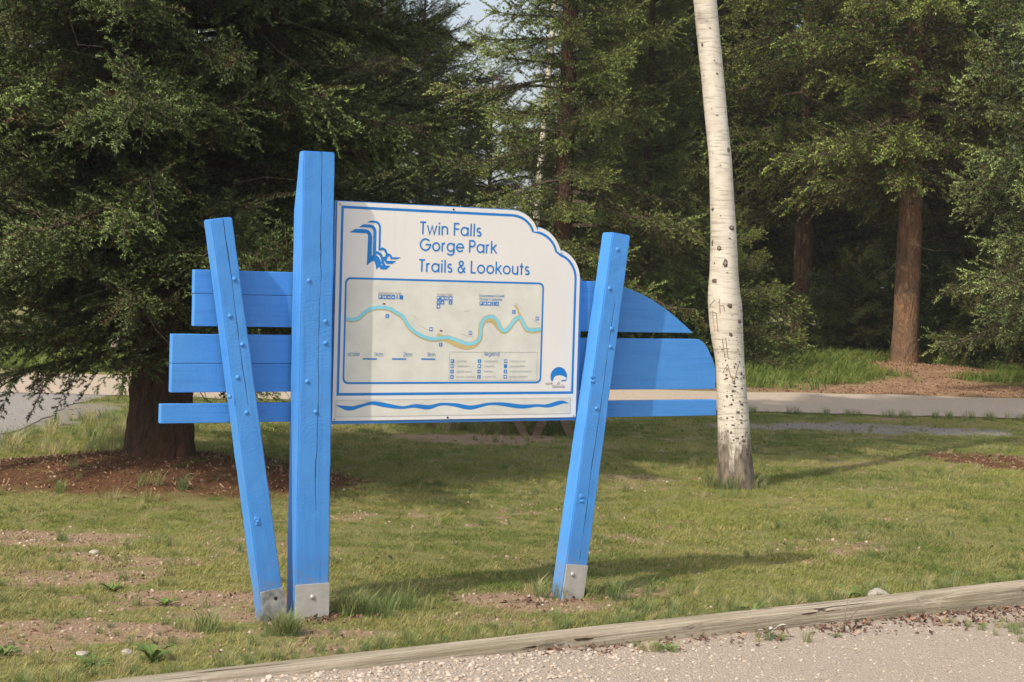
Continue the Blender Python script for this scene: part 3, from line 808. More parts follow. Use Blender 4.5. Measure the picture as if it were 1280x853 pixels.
# ------------------------------------------------------------------ timber edging
n = NT('weathered_timber'); c = n.coord('Object')
st = n.noise(n.mapv(c, (1.6, 75, 75)), 1.0, 9, .7)
col = n.mix(n.ramp(st, [(.36, 0.0), (.62, 1.0)]), (.25, .20, .145), (.60, .53, .42))
col = n.mix(n.ramp(n.noise(c, 45, 6, .7), [(.5, 0.0), (.7, .45)]), col, (.30, .27, .22))
col = n.mix(n.ramp(n.noise(n.mapv(c, (1.4, 8, 8)), 1.0, 5), [(.4, 0.0), (.65, .6)]), col, (.22, .20, .12))
ck = n.ramp(n.noise(n.mapv(c, (.9, 34, 34)), 1.2, 4, .5), [(.655, 0.0), (.68, 1.0)])
col = n.mix(ck, col, (.06, .045, .03))
M_TIMBER = n.done(col, .9, n.bump(n.math('SUBTRACT', st, n.math('MULTIPLY', ck, .8)), .9, .02), 0, .15)
L0, L1 = -1.75, 9.4
xs_ = np.arange(L0, L1+.01, .08)
prof = [(0, -.17), (0, -.06), (.0, .018), (.006, .029), (.03, .032), (.075, .034), (.12, .032), (.146, .028), (.152, .018), (.152, -.17)]
vs = []; m_ = len(prof)
for u in xs_:
    for k, (d, z) in enumerate(prof):
        wob = .012*(float(fbm(u*1.1, k*.35, seed=41))-.5)
        chip = .028*float(sstep(.66, .8, float(fbm(u*2.6, k*.5, seed=43)))) if k in (2, 3) else 0
        vs.append((u, d+wob+chip, z+wob*.6-chip*.6))
fs = [(i*m_+k, (i+1)*m_+k, (i+1)*m_+k+1, i*m_+k+1) for i in range(len(xs_)-1) for k in range(m_-1)]
fs += [tuple(range(m_)), tuple((len(xs_)-1)*m_+k for k in range(m_))[::-1]]
edging = MB().add(vs, fs).build('timber_edging', M_TIMBER, None, True)
edging.location = (KP[0], KP[1], 0); edging.rotation_euler = (0, 0, math.atan2(KD[1], KD[0]))
tag(edging, 'long weathered grey brown timber beam edging the gravel path', 'edging')

# ------------------------------------------------------------------ plant pieces used by the scatters
rng = np.random.default_rng(7)
def bough(name, seed, mats, L, lat=.075, sp=.027, sl=.074, nn=18, nl=.0185, nw=.0078, droop=.13, width=.36, dry=.06, bare=.18, hang=2):
    """one spruce bough along +x: a curved limb, laterals on both sides and hanging below, shoots clothed in needles"""
    r = np.random.default_rng(seed); SH = []; V = []; T = []; TIP = []; VAR = []; DRY = []; MI = []
    def limb(t): return np.array([L*t*(1-.04*t), .06*L*math.sin(t*2.2+seed)*t, L*(-droop*t*t*1.6+droop*1.0*t**4+.10*t)])
    def wood(pts, r0):
        n_ = 4; b = len(V); m = len(pts)
        for i, p in enumerate(pts):
            d = pts[min(i+1, m-1)]-pts[max(0, i-1)]; d = d/(np.linalg.norm(d)+1e-9); s1 = np.cross(d, [.1, .2, 1.0]); s1 /= np.linalg.norm(s1); s2 = np.cross(d, s1)
            for k in range(n_): V.append(p+(s1*math.cos(k*PI/2)+s2*math.sin(k*PI/2))*r0*(1-.85*i/(m-1)))
        for i in range(m-1):
            for k in range(n_): q = b+i*n_+k; q2 = b+i*n_+(k+1) % n_; T.extend([(q, q2, q2+n_), (q, q2+n_, q+n_)]); MI.extend([1, 1])
        TIP.extend([0]*(m*n_)); VAR.extend([.3]*(m*n_)); DRY.extend([0]*(m*n_))
    wood([limb(t) for t in np.linspace(0, 1, 7)], .006+.010*L)
    def lateral(p, h, ll, var, dr):
        m = max(3, int(ll/sp)); up = np.array([0, 0, 1.0]); sd = np.cross(up, h); sd /= np.linalg.norm(sd)+1e-9
        ax = lambda t: p+h*ll*t+np.array([0, 0, -.12*ll*t*t])
        wood([ax(0), ax(.5), ax(.95)], .0045)
        for j in range(m):
            t = (j+r.uniform(.2, .8))/m; sg = 1 if j % 2 else -1
            an = R_(54-20*t+r.uniform(-12, 12))
            d = h*math.cos(an)+sd*sg*math.sin(an)+up*r.uniform(-.25, .55)-up*.05*t
            SH.append((ax(t), d, sl*(1.1-.4*t)*r.uniform(.75, 1.2)*min(1, ll/.25+.3), r.uniform(-.35, .1), np.clip(var+r.uniform(-.2, .2), 0, 1), dr))
        SH.append((ax(.85), h-up*.2, sl*r.uniform(.8, 1.2), .05, np.clip(var+.15, 0, 1), dr))
    nlat = max(4, int(L*(1-bare)/lat))
    for i in range(nlat):
        t = bare+(1-bare)*(i+r.uniform(.1, .9))/nlat; p = limb(t); tg = limb(min(1, t+.03))-limb(t-.03); tg /= np.linalg.norm(tg)
        for sg in (-1, 1):
            ll = max(.12, min(.85, width*L*(1.12-t)*min(1, .35+2.2*(t-bare)+.3)))*r.uniform(.7, 1.2)
            an = sg*R_(66-28*t+r.uniform(-12, 12))
            h = np.array([tg[0]*math.cos(an)-tg[1]*math.sin(an), tg[0]*math.sin(an)+tg[1]*math.cos(an), tg[2]*.6-r.uniform(-.1, .36)]); h /= np.linalg.norm(h)
            lateral(p, h, ll, np.clip((.15+.7*t)+r.uniform(-.25, .25), 0, 1), 1.0 if r.uniform() < dry*(1.5-t) else r.uniform(0, .12))
        for kk in range(hang):      # hanging or rising short laterals
            h = np.array([tg[0]*.6, r.uniform(-.6, .6), r.choice([-.7, -.25, .45])]); h /= np.linalg.norm(h)
            lateral(p, h, r.uniform(.15, .42)*min(1, L/1.5), np.clip(.2+.5*t, 0, 1), 1.0 if r.uniform() < dry*1.5 else 0.0)
    lateral(limb(.94), limb(1)-limb(.95)+np.array([0, 0, .0]), .2, .9, 0)
    p0 = np.array([q[0] for q in SH]); d0 = np.array([q[1] for q in SH]); d0 /= np.linalg.norm(d0, axis=1, keepdims=True)
    ln = np.array([q[2] for q in SH]); be = np.array([q[3] for q in SH]); va = np.array([q[4] for q in SH]); dr = np.array([q[5] for q in SH])
    N = len(SH); i = np.tile(np.arange(nn), N); k = np.repeat(np.arange(N), nn)
    t = (i+r.uniform(0, 1, N*nn))/nn
    d = d0[k]; P = p0[k]+d*(ln[k]*t)[:, None]; P[:, 2] += be[k]*ln[k]*t*t
    s1 = np.cross(d, [0, 0, 1.0]); s1 /= np.linalg.norm(s1, axis=1, keepdims=True)+1e-9; s2 = np.cross(s1, d)
    a = i*2.399+r.uniform(-.4, .4, N*nn)
    nd = d*.60+(s1*np.cos(a)[:, None]+s2*np.sin(a)[:, None]*.9)*.8; nd[:, 2] += .12; nd /= np.linalg.norm(nd, axis=1, keepdims=True)
    sd = np.cross(nd, r.normal(size=(N*nn, 3))); sd /= np.linalg.norm(sd, axis=1, keepdims=True)+1e-9
    l2 = (nl*r.uniform(.8, 1.2, N*nn)*np.where(t > .9, .8, 1))[:, None]
    NV = np.stack([P-sd*nw/2, P+sd*nw/2, P+nd*l2], 1).reshape(-1, 3)
    rad = s1*np.cos(a)[:, None]+s2*np.sin(a)[:, None]; rad = rad*.8+d*.2; rad[:, 2] += .25; rad /= np.linalg.norm(rad, axis=1, keepdims=True)   # needles shade as one round shoot
    gn = np.cross(NV[1::3]-NV[0::3], NV[2::3]-NV[0::3]); fl = (gn*rad).sum(1) < 0
    NV = NV.reshape(-1, 3, 3); NV[fl] = NV[fl][:, [1, 0, 2]]; NV = NV.reshape(-1, 3)
    VN = np.array(V); WN = np.zeros((len(V), 3)); WN[:, 2] = 1.0
    b = len(V); NT_ = (b+np.arange(N*nn*3)).reshape(-1, 3)
    Vn = np.vstack([np.array(V), NV]); Tn = np.vstack([np.array(T), NT_])
    rep = lambda q: np.repeat(q, 3)
    return tri_mesh(name, Vn, Tn, mats, np.concatenate([MI, np.zeros(N*nn)]),
                    {'tip': np.concatenate([TIP, rep(t)]), 'var': np.concatenate([VAR, rep(va[k])]), 'dry': np.concatenate([DRY, rep(dr[k])])}, link=False, smooth=True, normals=np.vstack([WN, np.repeat(rad, 3, 0)]))

def blade_tuft(name, seed, mat, nb=14, rad=.045, h=.055, wd=.0032, lean=.6, seedhead=False):
    r = np.random.default_rng(seed); V = []; T = []; TIP = []
    for i in range(nb):
        a, q = r.uniform(0, 2*PI), rad*math.sqrt(r.uniform(0, 1)); p = np.array([q*math.cos(a), q*math.sin(a), -.008])
        b = r.uniform(0, 2*PI); d = np.array([math.cos(b), math.sin(b), 0]); hh = h*r.uniform(.5, 1.15); le = lean*hh*r.uniform(.3, 1.3)
        s = np.array([-math.sin(b+.6), math.cos(b+.6), 0])*wd/2*r.uniform(.8, 1.3)
        m = p+d*le*.35+np.array([0, 0, hh*.62]); e = p+d*le+np.array([0, 0, hh])
        k = len(V); V.extend([p-s, p+s, m-s*.8, m+s*.8, e]); T.extend([(k, k+1, k+3), (k, k+3, k+2), (k+2, k+3, k+4)]); TIP.extend([0, 0, .6, .6, 1])
    return tri_mesh(name, V, T, [mat], None, {'tip': TIP}, link=False)

def leaf_cluster(name, seed, mat, nl=16, R=.12, ll=.055, lw=.032, droop=.2):
    r = np.random.default_rng(seed); V = []; T = []; TIP = []
    for i in range(nl):
        c = r.normal(size=3); c = c/np.linalg.norm(c)*R*r.uniform(.2, 1)**.6; c[2] *= .8
        d = r.normal(size=3)*.7+c/R*.7; d[2] -= droop; d /= np.linalg.norm(d)
        s = np.cross(d, [0, 0, 1.0]+r.normal(size=3)*.35); s /= np.linalg.norm(s)+1e-9; up = np.cross(s, d)
        l_, w_ = ll*r.uniform(.7, 1.2), lw*r.uniform(.7, 1.2)
        k = len(V)
        V.extend([c, c+d*l_*.35-s*w_/2+up*w_*.12, c+d*l_*.35+s*w_/2+up*w_*.12, c+d*l_*.75-s*w_*.36, c+d*l_*.75+s*w_*.36, c+d*l_-up*l_*.1])
        T.extend([(k, k+2, k+1), (k+1, k+2, k+4), (k+1, k+4, k+3), (k+3, k+4, k+5)]); TIP.extend([0, .4, .4, .7, .7, 1])
    return tri_mesh(name, V, T, [mat], None, {'tip': TIP}, link=False)

def stone(name, seed, mat):
    bm = bmesh.new(); bmesh.ops.create_icosphere(bm, subdivisions=1, radius=1)
    r = np.random.default_rng(seed)
    for v in bm.verts: v.co = v.co*(1+r.uniform(-.28, .2)); v.co.z *= .6
    me = bpy.data.meshes.new(name); bm.to_mesh(me); bm.free(); me.materials.append(mat)
    return bpy.data.objects.new(name, me)

M_TWIG = plain('twig_bark', (.085, .062, .045), .9)
M_DEADTWIG = plain('dead_twig_bark', (.20, .165, .13), .9)
n = NT('spruce_needles')
v = n.attr('var').outputs['Fac']; dr = n.attr('dry').outputs['Fac']; t = n.attr('tip').outputs['Fac']
tint = n.attr('tint', 'INSTANCER').outputs['Color']; iv = n.attr('var', 'INSTANCER').outputs['Fac']
col = n.mix(v, (.038, .080, .032), (.118, .185, .058))
col = n.mix(n.math('MULTIPLY', n.math('POWER', t, .9), n.math('MULTIPLY_ADD', v, .75, .15)), col, (.37, .45, .15))
col = n.mix(1.0, col, tint, 'MULTIPLY')
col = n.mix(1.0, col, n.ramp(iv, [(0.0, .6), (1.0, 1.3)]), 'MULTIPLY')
col = n.mix(n.math('MULTIPLY', dr, .9), col, (.105, .068, .032))
M_SPRUCE = n.done(col, .55, None, 0, .3)
NB = [bough('bough', 10+i, [M_SPRUCE, M_TWIG], L) for i, L in enumerate((2.25, 2.1, 1.55, 1.5, .95))]
FB = [bough('bough', 30+i, [M_SPRUCE, M_TWIG], L, lat=.105, sp=.050, sl=.115, nn=12, nl=.033, nw=.0125, droop=dp, width=.38, dry=dy, bare=ba_) for i, (L, dp, dy, ba_) in enumerate(((2.3, .26, .14, .2), (2.1, .2, .1, .2), (1.5, .16, .1, .18), (1.4, .2, .12, .18), (.85, .08, .04, .12)))]
FB += [bough('bough', 45, [M_SPRUCE, M_TWIG], 2.2, lat=.12, sp=.055, sl=.12, nn=12, nl=.034, nw=.012, droop=.42, width=.34, dry=.4, bare=.22)]
NBL = [2.25, 2.1, 1.55, 1.5, .95]; FBL = [2.3, 2.1, 1.5, 1.4, .85, 2.2]

def crown_cloud(seed, H, zb, R, dz, nb, lens, shape=.65, up=0.0, dryk=0.0, zcoarse=None, jit=.3):
    """bough placements of one spruce crown, trunk axis at the origin: position, rotation, scale, bough index, variation"""
    r = np.random.default_rng(seed); P = []; E_ = []; S = []; I = []; VA = []
    z = zb; ph = r.uniform(0, 6.28); base = np.array(lens[:5])
    while z < H*.985:
        f = (z-zb)/(H-zb)
        for k in range(nb):
            ph += 2.399+r.uniform(-jit, jit)
            L = max(.35, R*((1-f)**shape)*r.uniform(.68, 1.14))
            i = int(np.argmin(np.abs(np.log(base/L))+r.uniform(0, .12, 5)))
            if len(lens) > 5 and f < .30 and r.uniform() < dryk: i = 5
            pit = -.10+.75*f+up+r.uniform(-.16, .16)
            P.append((math.cos(ph)*.03, math.sin(ph)*.03, z+r.uniform(-.5, .5)*dz)); E_.append((r.uniform(-.22, .22), -pit, ph)); q = L/lens[i]
            S.append((q, q*r.uniform(.9, 1.1), q)); I.append(i); VA.append(r.uniform(0, 1))
        z += dz*(1.5 if zcoarse and z > zcoarse else 1)*r.uniform(.8, 1.2)
    return np.array(P), np.array(E_), np.array(S), np.array(I), np.array(VA)

def trunk_mesh(name, path, mat, seg=18, nring=None, rough=.04, flare=0.0, seed=0, parent=None, nscale=5.0):
    """path: (x, y, z, r) samples; the mesh carries a seamless 'cyl' coordinate"""
    P = np.array(path, float); zz = P[:, 2]
    nring = nring or len(P)*3
    zs = np.linspace(zz[0], zz[-1], nring)**1.0
    X = np.interp(zs, zz, P[:, 0]); Y = np.interp(zs, zz, P[:, 1]); Rr = np.interp(zs, zz, P[:, 3])
    th = np.linspace(0, 2*PI, seg, endpoint=False)
    TH_, ZZ = np.meshgrid(th, zs)
    RR = np.repeat(Rr[:, None], seg, 1)
    cx, cy = np.cos(TH_), np.sin(TH_)
    nz = fbm(cx*nscale*.25/.25*RR*2+7, cy*nscale*.5*RR*4+3, ZZ*nscale*.45, seed=seed, oct=4)-.5
    lob = np.maximum(0, np.cos(TH_*5+seed)+.3*np.cos(TH_*3+1.0))
    fl = flare*np.exp(-np.maximum(0, ZZ-zz[0])/.28)*(.55+.6*lob)
    RR = RR*(1+rough*2*nz)+fl
    v = np.stack([(X[:, None]+cx*RR).ravel(), (Y[:, None]+cy*RR).ravel(), ZZ.ravel()], 1)
    i0 = np.arange((nring-1)*seg); nxt = (i0//seg)*seg+(i0+1) % seg
    T = np.concatenate([np.stack([i0, nxt, nxt+seg], 1), np.stack([i0, nxt+seg, i0+seg], 1)])
    o = tri_mesh(name, v, T, [mat], smooth=True, parent=parent)
    a = o.data.attributes.new('cyl', 'FLOAT_VECTOR', 'POINT')
    r0 = Rr[0]
    a.data.foreach_set('vector', np.stack([(cx*r0).ravel(), (cy*r0).ravel(), ZZ.ravel()], 1).astype(np.float32).ravel())
    return o

def branch_mesh(name, paths, mat, parent, n=4, extra=None):
    V = []; T = []
    for pts, r0 in paths:
        pts = np.array(pts); m = len(pts); b = len(V)
        for i in range(m):
            d = pts[min(i+1, m-1)]-pts[max(0, i-1)]; d = d/(np.linalg.norm(d)+1e-9)
            a = np.cross(d, [.1, .2, 1.0]); a /= np.linalg.norm(a)+1e-9; c_ = np.cross(d, a)
            rr = r0*(1-.8*i/(m-1))
            for k in range(n): V.append(pts[i]+(a*math.cos(2*PI*k/n)+c_*math.sin(2*PI*k/n))*rr)
        for i in range(m-1):
            for k in range(n):
                q = b+i*n+k; q2 = b+i*n+(k+1) % n
                T += [(q, q2, q2+n), (q, q2+n, q+n)]
    o = tri_mesh(name, V, T, [mat], parent=parent, smooth=True); o['kind'] = 'stuff'
    return o

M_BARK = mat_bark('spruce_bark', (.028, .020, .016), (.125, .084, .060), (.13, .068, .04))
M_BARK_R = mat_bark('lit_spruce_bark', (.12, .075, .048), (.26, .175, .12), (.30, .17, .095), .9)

# ------------------------------------------------------------------ the big spruce on the left
big = empty('spruce_tree', (SPRUCE[0], SPRUCE[1], .12))
tag(big, 'huge dark spruce on the lawn left of the blue sign, boughs nearly touching the ground', 'tree')
trunk_mesh('trunk', [(0, 0, -.25, .225), (0, 0, .3, .218), (.0, 0, 1.0, .21), (0, 0, 2, .20), (.02, 0, 4, .18), (.03, 0, 8, .13), (0, 0, 15.6, .02)], M_BARK, 110, 460, .17, .19, 3, big, 16)
P, E_, S_, I_, Va = crown_cloud(3, 15.8, 1.15, 2.5, .085, 2, NBL, shape=.55, zcoarse=4.8)
P3, E3, S3, I3, V3 = crown_cloud(5, 15.2, 1.1, 1.55, .075, 2, NBL, shape=.5, zcoarse=4.8)     # short inner boughs
P, E_, S_, I_, Va = np.vstack([P, P3]), np.vstack([E_, E3]), np.vstack([S_, S3]), np.concatenate([I_, I3]), np.concatenate([Va, V3*.3])  # inner boughs tinted darker, painting shade into the inside of the crown
P2, E2, S2, I2, V2 = crown_cloud(4, 2.2, .85, 2.3, .055, 2, NBL, shape=.2)      # low boughs, mostly on the side away from the sign
ang = E2[:, 2]; keep = np.abs(np.angle(np.exp(1j*(ang-R_(205))))) < R_(62)
E2[:, 1] += .06
P, E_, S_, I_, Va = np.vstack([P, P2[keep]]), np.vstack([E_, E2[keep]]), np.vstack([S_, S2[keep]]), np.concatenate([I_, I2[keep]]), np.concatenate([Va, V2[keep]])
scatter('crown', P, E_, S_, I_, Va, np.zeros(len(P)), NB, big, [M_SPRUCE], tint=(.92, .95, .92))
rr = np.random.default_rng(9); paths = []
for i in range(110):    # bare dead twigs inside the crown
    ph = rr.uniform(0, 2*PI); z = rr.uniform(.7, 4.2); L = rr.uniform(.6, 1.9); p = np.array([0, 0, z]); pts = [p]
    d = np.array([math.cos(ph), math.sin(ph), rr.uniform(-.5, .1)])
    for k in range(6): d = d+rr.normal(size=3)*.28; p = p+d/np.linalg.norm(d)*L/6; pts.append(p)
    paths.append((pts, rr.uniform(.004, .009)))
tag(branch_mesh('dead_twig_tangle', paths, M_DEADTWIG, big), kind='stuff')

# ------------------------------------------------------------------ forest spruces
KINDS = {}
def tree_kind(key, seed, H, zb, R, tint, trunk_r, bark, dz=.13, nb=2, shape=.6, up=0.0, dryk=.2, dead=20, zcoarse=7.5):
    c = crown_cloud(seed, H, zb, R, dz, nb, FBL, shape, up, dryk, zcoarse)
    root = empty('spruce_tree')
    trunk_mesh('trunk', [(0, 0, -.4, trunk_r*1.08), (0, 0, .5, trunk_r), (.03, 0, H*.4, trunk_r*.72), (0, 0, H, .02)], bark, 28, 70, .06, trunk_r*.35, seed, root, 6)
    scatter('crown', c[0], c[1], c[2], c[3], c[4], np.zeros(len(c[0])), FB, root, [M_SPRUCE], tint=tint)
    if dead:
        rr = np.random.default_rng(seed+99); pa = []
        for i in range(dead):
            ph = rr.uniform(0, 2*PI); z = rr.uniform(max(.8, zb-1.6), zb+1.5); L = rr.uniform(.4, R*.6); p = np.array([0, 0, z]); pts = [p]
            d = np.array([math.cos(ph), math.sin(ph), rr.uniform(-.6, .05)])
            for k in range(5): d = d+rr.normal(size=3)*.3; p = p+d/np.linalg.norm(d)*L/5; pts.append(p)
            pa.append((pts, rr.uniform(.005, .011)))
        tag(branch_mesh('dead_twig_tangle', pa, M_DEADTWIG, root), kind='stuff')
    KINDS[key] = [root, False]
def plant(key, x, y, rz, sc=1.0, label='', group=None, cat='tree'):
    root, used = KINDS[key]
    if not used:
        o = root; KINDS[key][1] = True
    else:
        o = root.copy(); COL.objects.link(o)
        for ch in root.children:
            c2 = ch.copy(); COL.objects.link(c2); c2.parent = o
    o.location = (x, y, float(gz(x, y))); o.rotation_euler = (0, 0, rz); o.scale = (sc, sc, sc)
    tag(o, label, cat, group)
    return o
tree_kind('mid', 61, 15, 1.5, 2.3, (1.3, 1.25, 1.05), .16, M_BARK, dz=.15, nb=3, dryk=.25)
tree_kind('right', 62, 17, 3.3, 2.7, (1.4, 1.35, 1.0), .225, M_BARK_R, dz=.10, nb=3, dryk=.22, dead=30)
tree_kind('blue', 63, 13, 1.0, 2.3, (1.5, 1.45, 1.55), .17, M_BARK, dz=.12, nb=3, dryk=0)
tree_kind('dark', 64, 16, 1.2, 2.5, (1.3, 1.25, 1.0), .20, M_BARK, dz=.11, nb=3, dryk=.2)
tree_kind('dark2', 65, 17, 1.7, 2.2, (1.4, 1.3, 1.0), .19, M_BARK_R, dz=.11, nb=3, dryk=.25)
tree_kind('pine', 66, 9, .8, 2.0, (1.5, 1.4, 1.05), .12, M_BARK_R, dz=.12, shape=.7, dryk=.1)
tree_kind('young', 67, 3.4, .25, 1.15, (1.3, 1.25, 1.1), .05, M_BARK, dz=.09, nb=2, dryk=0, dead=0)

plant('mid', .74, 26.6, .3, 1, 'spruce with bare upper trunk directly behind the map panel', None)
plant('right', RTREE[0], RTREE[1], 1.0, 1, 'large spruce with thick sunlit trunk standing on a red brown mound by the road')
plant('blue', 8.45, 26.2, .5, 1, 'pale blue green spruce at the right edge beside the road')
plant('right', 6.14, 35.6, 3.4, 1.0, 'spruce with shadow dappled orange trunk deeper in the woods, behind the aspen')
plant('mid', 2.3, 29.6, 1.9, .62, 'smaller dark spruce between the map panel and the white aspen trunk')
BG = 'dark spruces filling the woods behind'
for x, y, k, rz, s in [(2.4, 35.9, 'dark2', .4, .95), (10.2, 55, 'dark', 1.4, 1.1), (12.0, 60, 'dark2', 2.2, 1.2), (8.6, 58, 'dark', 3.1, 1.2), (6.0, 54, 'dark2', 0.7, 1.1), (4.0, 37, 'dark', 2.2, 1.1), (9.2, 33.5, 'dark', 4.0, 1.0), (11.0, 30, 'dark2', 1.0, 1.0), (8.2, 39, 'dark2', 5.1, 1.1),
                       (12.2, 37.5, 'dark', .9, 1.1), (5.4, 43, 'dark', 3.0, 1.15), (10.5, 46, 'dark2', 2.0, 1.2), (2.2, 41, 'dark2', 2.9, 1.05), (14.5, 43, 'dark', 5.5, 1.1), (7.4, 50, 'dark', 1.2, 1.2), (3.2, 50, 'dark2', .1, 1.2), (16, 34, 'dark', 2.5, 1.0), (13.2, 51, 'dark2', 4.1, 1.2)]:
    plant(k, x, y, rz, s, 'dark spruce in the dense woods beyond the road on the right', BG)
for x, y, k, rz, s in [(-4.2, 29.5, 'dark', .2, 1.0), (-7.4, 27.8, 'dark2', 1.7, 1.0), (-10.2, 30.5, 'dark', 3.3, 1.0), (-5.6, 35.5, 'dark2', 4.2, 1.1), (-9.0, 38, 'dark', 5.0, 1.1), (-13, 35, 'dark2', .8, 1.0),
                       (-12.5, 27, 'dark', 2.4, .95), (-4.6, 43, 'dark', 1.1, 1.2), (-11, 45, 'dark2', 2.7, 1.15), (-15.5, 41, 'dark', 3.9, 1.1)]:
    plant(k, x, y, rz, s, 'dark spruce beyond the road, seen through the big spruce on the left', 'dark spruces behind the big spruce')
for x, y, rz, s in [(-1.9, 33.0, .3, .78), (-.6, 37.5, 2.0, .66), (1.2, 36, 4.4, .62), (-2.9, 39, 1.2, .95)]:
    plant('pine', x, y, rz, s, 'light olive conifer '+('just left of the sky gap, above the logo on the panel' if -2 < x < -1.5 else 'low in the sky gap above the panel title' if -1 < x < 0 else 'behind the middle spruce, above the scalloped corner' if x > 0 else 'left of the sky gap, half hidden by the big spruce'), 'light olive conifers in the sky gap')
for x, y, rz, s in [(6.55, 31.6, .3, .6), (3.3, 27.9, 2.1, .7), (8.6, 29.6, 4.2, .7)]:
    plant('young', x, y, rz, s, 'small young spruce '+('between the two trunks beyond the road' if 6 < x < 7 else 'right behind the white aspen trunk, beyond the road' if x < 5 else 'under the pale blue green spruce at the right edge'), 'young spruces in the undergrowth')
for kk, (rt, used) in KINDS.items():
    if not used: raise RuntimeError('unused kind '+kk)

# ------------------------------------------------------------------ the aspen in front of the road
n = NT('aspen_bark'); c = n.attr('cyl').outputs['Vector']
sep = n.n('ShaderNodeSeparateXYZ'); n.link(c, sep.inputs[0])
col = n.mix(n.ramp(n.noise(c, 6, 6, .6), [(.35, 0.0), (.7, 1.0)]), (.54, .495, .425), (.68, .64, .565))
col = n.mix(n.ramp(n.noise(n.mapv(c, (5, 5, 1.2)), 1.2, 4), [(.55, 0.0), (.75, .4)]), col, (.58, .48, .36))
hz = n.noise(n.mapv(c, (3, 3, 42)), 1.6, 5, .6)
col = n.mix(n.ramp(hz, [(.50, 0.0), (.68, .8)]), col, (.30, .26, .21))
vo = n.voro(n.mapv(c, (1, 1, 2.6)), 17)
sp = n.ramp(n.math('ADD', vo.outputs['Distance'], n.math('MULTIPLY', n.noise(c, 60, 3), .22)), [(.22, 1.0), (.27, 0.0)])
pick = n.math('GREATER_THAN', n.math('ADD', vo.outputs['Color'], n.math('MULTIPLY', n.math('SUBTRACT', 1.35, sep.outputs[2]), .28)), .54)
low = n.ramp(n.math('DIVIDE', sep.outputs[2], 4.0), [(.0, 1.0), (.36, .9), (.5, .25)])
col = n.mix(n.math('MULTIPLY', n.math('MULTIPLY', sp, pick), low), col, (.075, .055, .042))
base = n.math('SUBTRACT', n.math('ADD', n.noise(n.mapv(c, (9, 9, 2)), 1.3, 7, .7), n.math('MULTIPLY', n.math('SUBTRACT', .52, sep.outputs[2]), .75)), .5)
bm_ = n.ramp(base, [(.06, 0.0), (.2, 1.0)])
rk = n.mix(n.ramp(n.noise(n.mapv(c, (20, 20, 5)), 1.2, 7, .7), [(.35, 0.0), (.65, 1.0)]), (.05, .04, .033), (.27, .225, .175))
col = n.mix(bm_, col, rk)
hh = n.math('ADD', n.math('MULTIPLY', hz, -.3), n.math('MULTIPLY', n.math('MULTIPLY', bm_, n.noise(n.mapv(c, (20, 20, 5)), 1.2, 7, .7)), 1.2))
M_ASPEN = n.done(col, .75, n.bump(hh, .6, .012), 0, .2)
aspen = empty('aspen_tree', (BIRCH[0], BIRCH[1], -.0))
tag(aspen, 'slender white aspen trunk with black scars on the lawn right of the sign', 'tree')
ASP = [(0, 0, -.2, .155), (0, 0, .01, .146), (0, 0, .07, .138), (-.025, 0, .38, .125), (-.05, 0, .69, .117), (-.08, 0, .99, .112), (-.105, 0, 1.15, .123), (-.12, 0, 1.27, .130), (-.135, 0, 1.44, .132), (-.145, 0, 1.52, .124),
       (-.15, 0, 1.68, .111), (-.16, 0, 1.93, .102), (-.185, 0, 2.24, .094), (-.207, 0, 2.54, .088), (-.25, 0, 2.85, .087), (-.288, 0, 3.16, .088), (-.33, 0, 3.46, .089), (-.37, 0, 3.77, .09), (-.42, 0, 4.2, .088), (-.5, .05, 5.2, .08), (-.4, .15, 7, .062), (-.2, .1, 9, .04), (-.1, 0, 11.5, .012)]
at_ = trunk_mesh('trunk', ASP, M_ASPEN, 48, 260, .02, .03, 5, aspen, 9)
M_SCAR = plain('aspen_scar', (.13, .10, .082), .9)
M_CARVE = plain('aspen_carving', (.33, .27, .21), .9)
M_SCAR2 = plain('aspen_scar_inner', (.30, .25, .21), .9)
def on_aspen(ph, z, off=.002):
    a = np.array(ASP); x = np.interp(z, a[:, 2], a[:, 0]); r0 = np.interp(z, a[:, 2], a[:, 3])
    return (x+math.cos(ph)*(r0+off), math.sin(ph)*(r0+off), z)
def scar(px, z, w_, h_, seed, inner=False, mat=None, off=.0015, name='scar'):
    """irregular raised bark scar hugging the trunk at horizontal place px (-1..1 across the visible face)"""
    r = random.Random(seed); r0 = np.interp(z, np.array(ASP)[:, 2], np.array(ASP)[:, 3])
    ph0 = -PI/2+math.asin(max(-.97, min(.97, px)))
    m = 16; ring = []; mid = []
    for i in range(m):
        t = 2*PI*i/m; k = r.uniform(.72, 1.15)
        ring.append(on_aspen(ph0+w_*math.cos(t)*k/r0, z+h_*math.sin(t)*k, off-.001)); mid.append(on_aspen(ph0+w_*.55*math.cos(t)/r0, z+h_*.55*math.sin(t), off+.005))
    c_ = on_aspen(ph0, z, off+.003)
    fs = [(i, (i+1) % m, m+(i+1) % m, m+i) for i in range(m)]+[(m+i, m+(i+1) % m, 2*m) for i in range(m)]
    o = MB().add(ring+mid+[c_], fs).build(name, mat or M_SCAR, aspen, True)
    if inner: scar(px, z, w_*.42, h_*.45, seed+1, False, M_SCAR2, off+.0055)
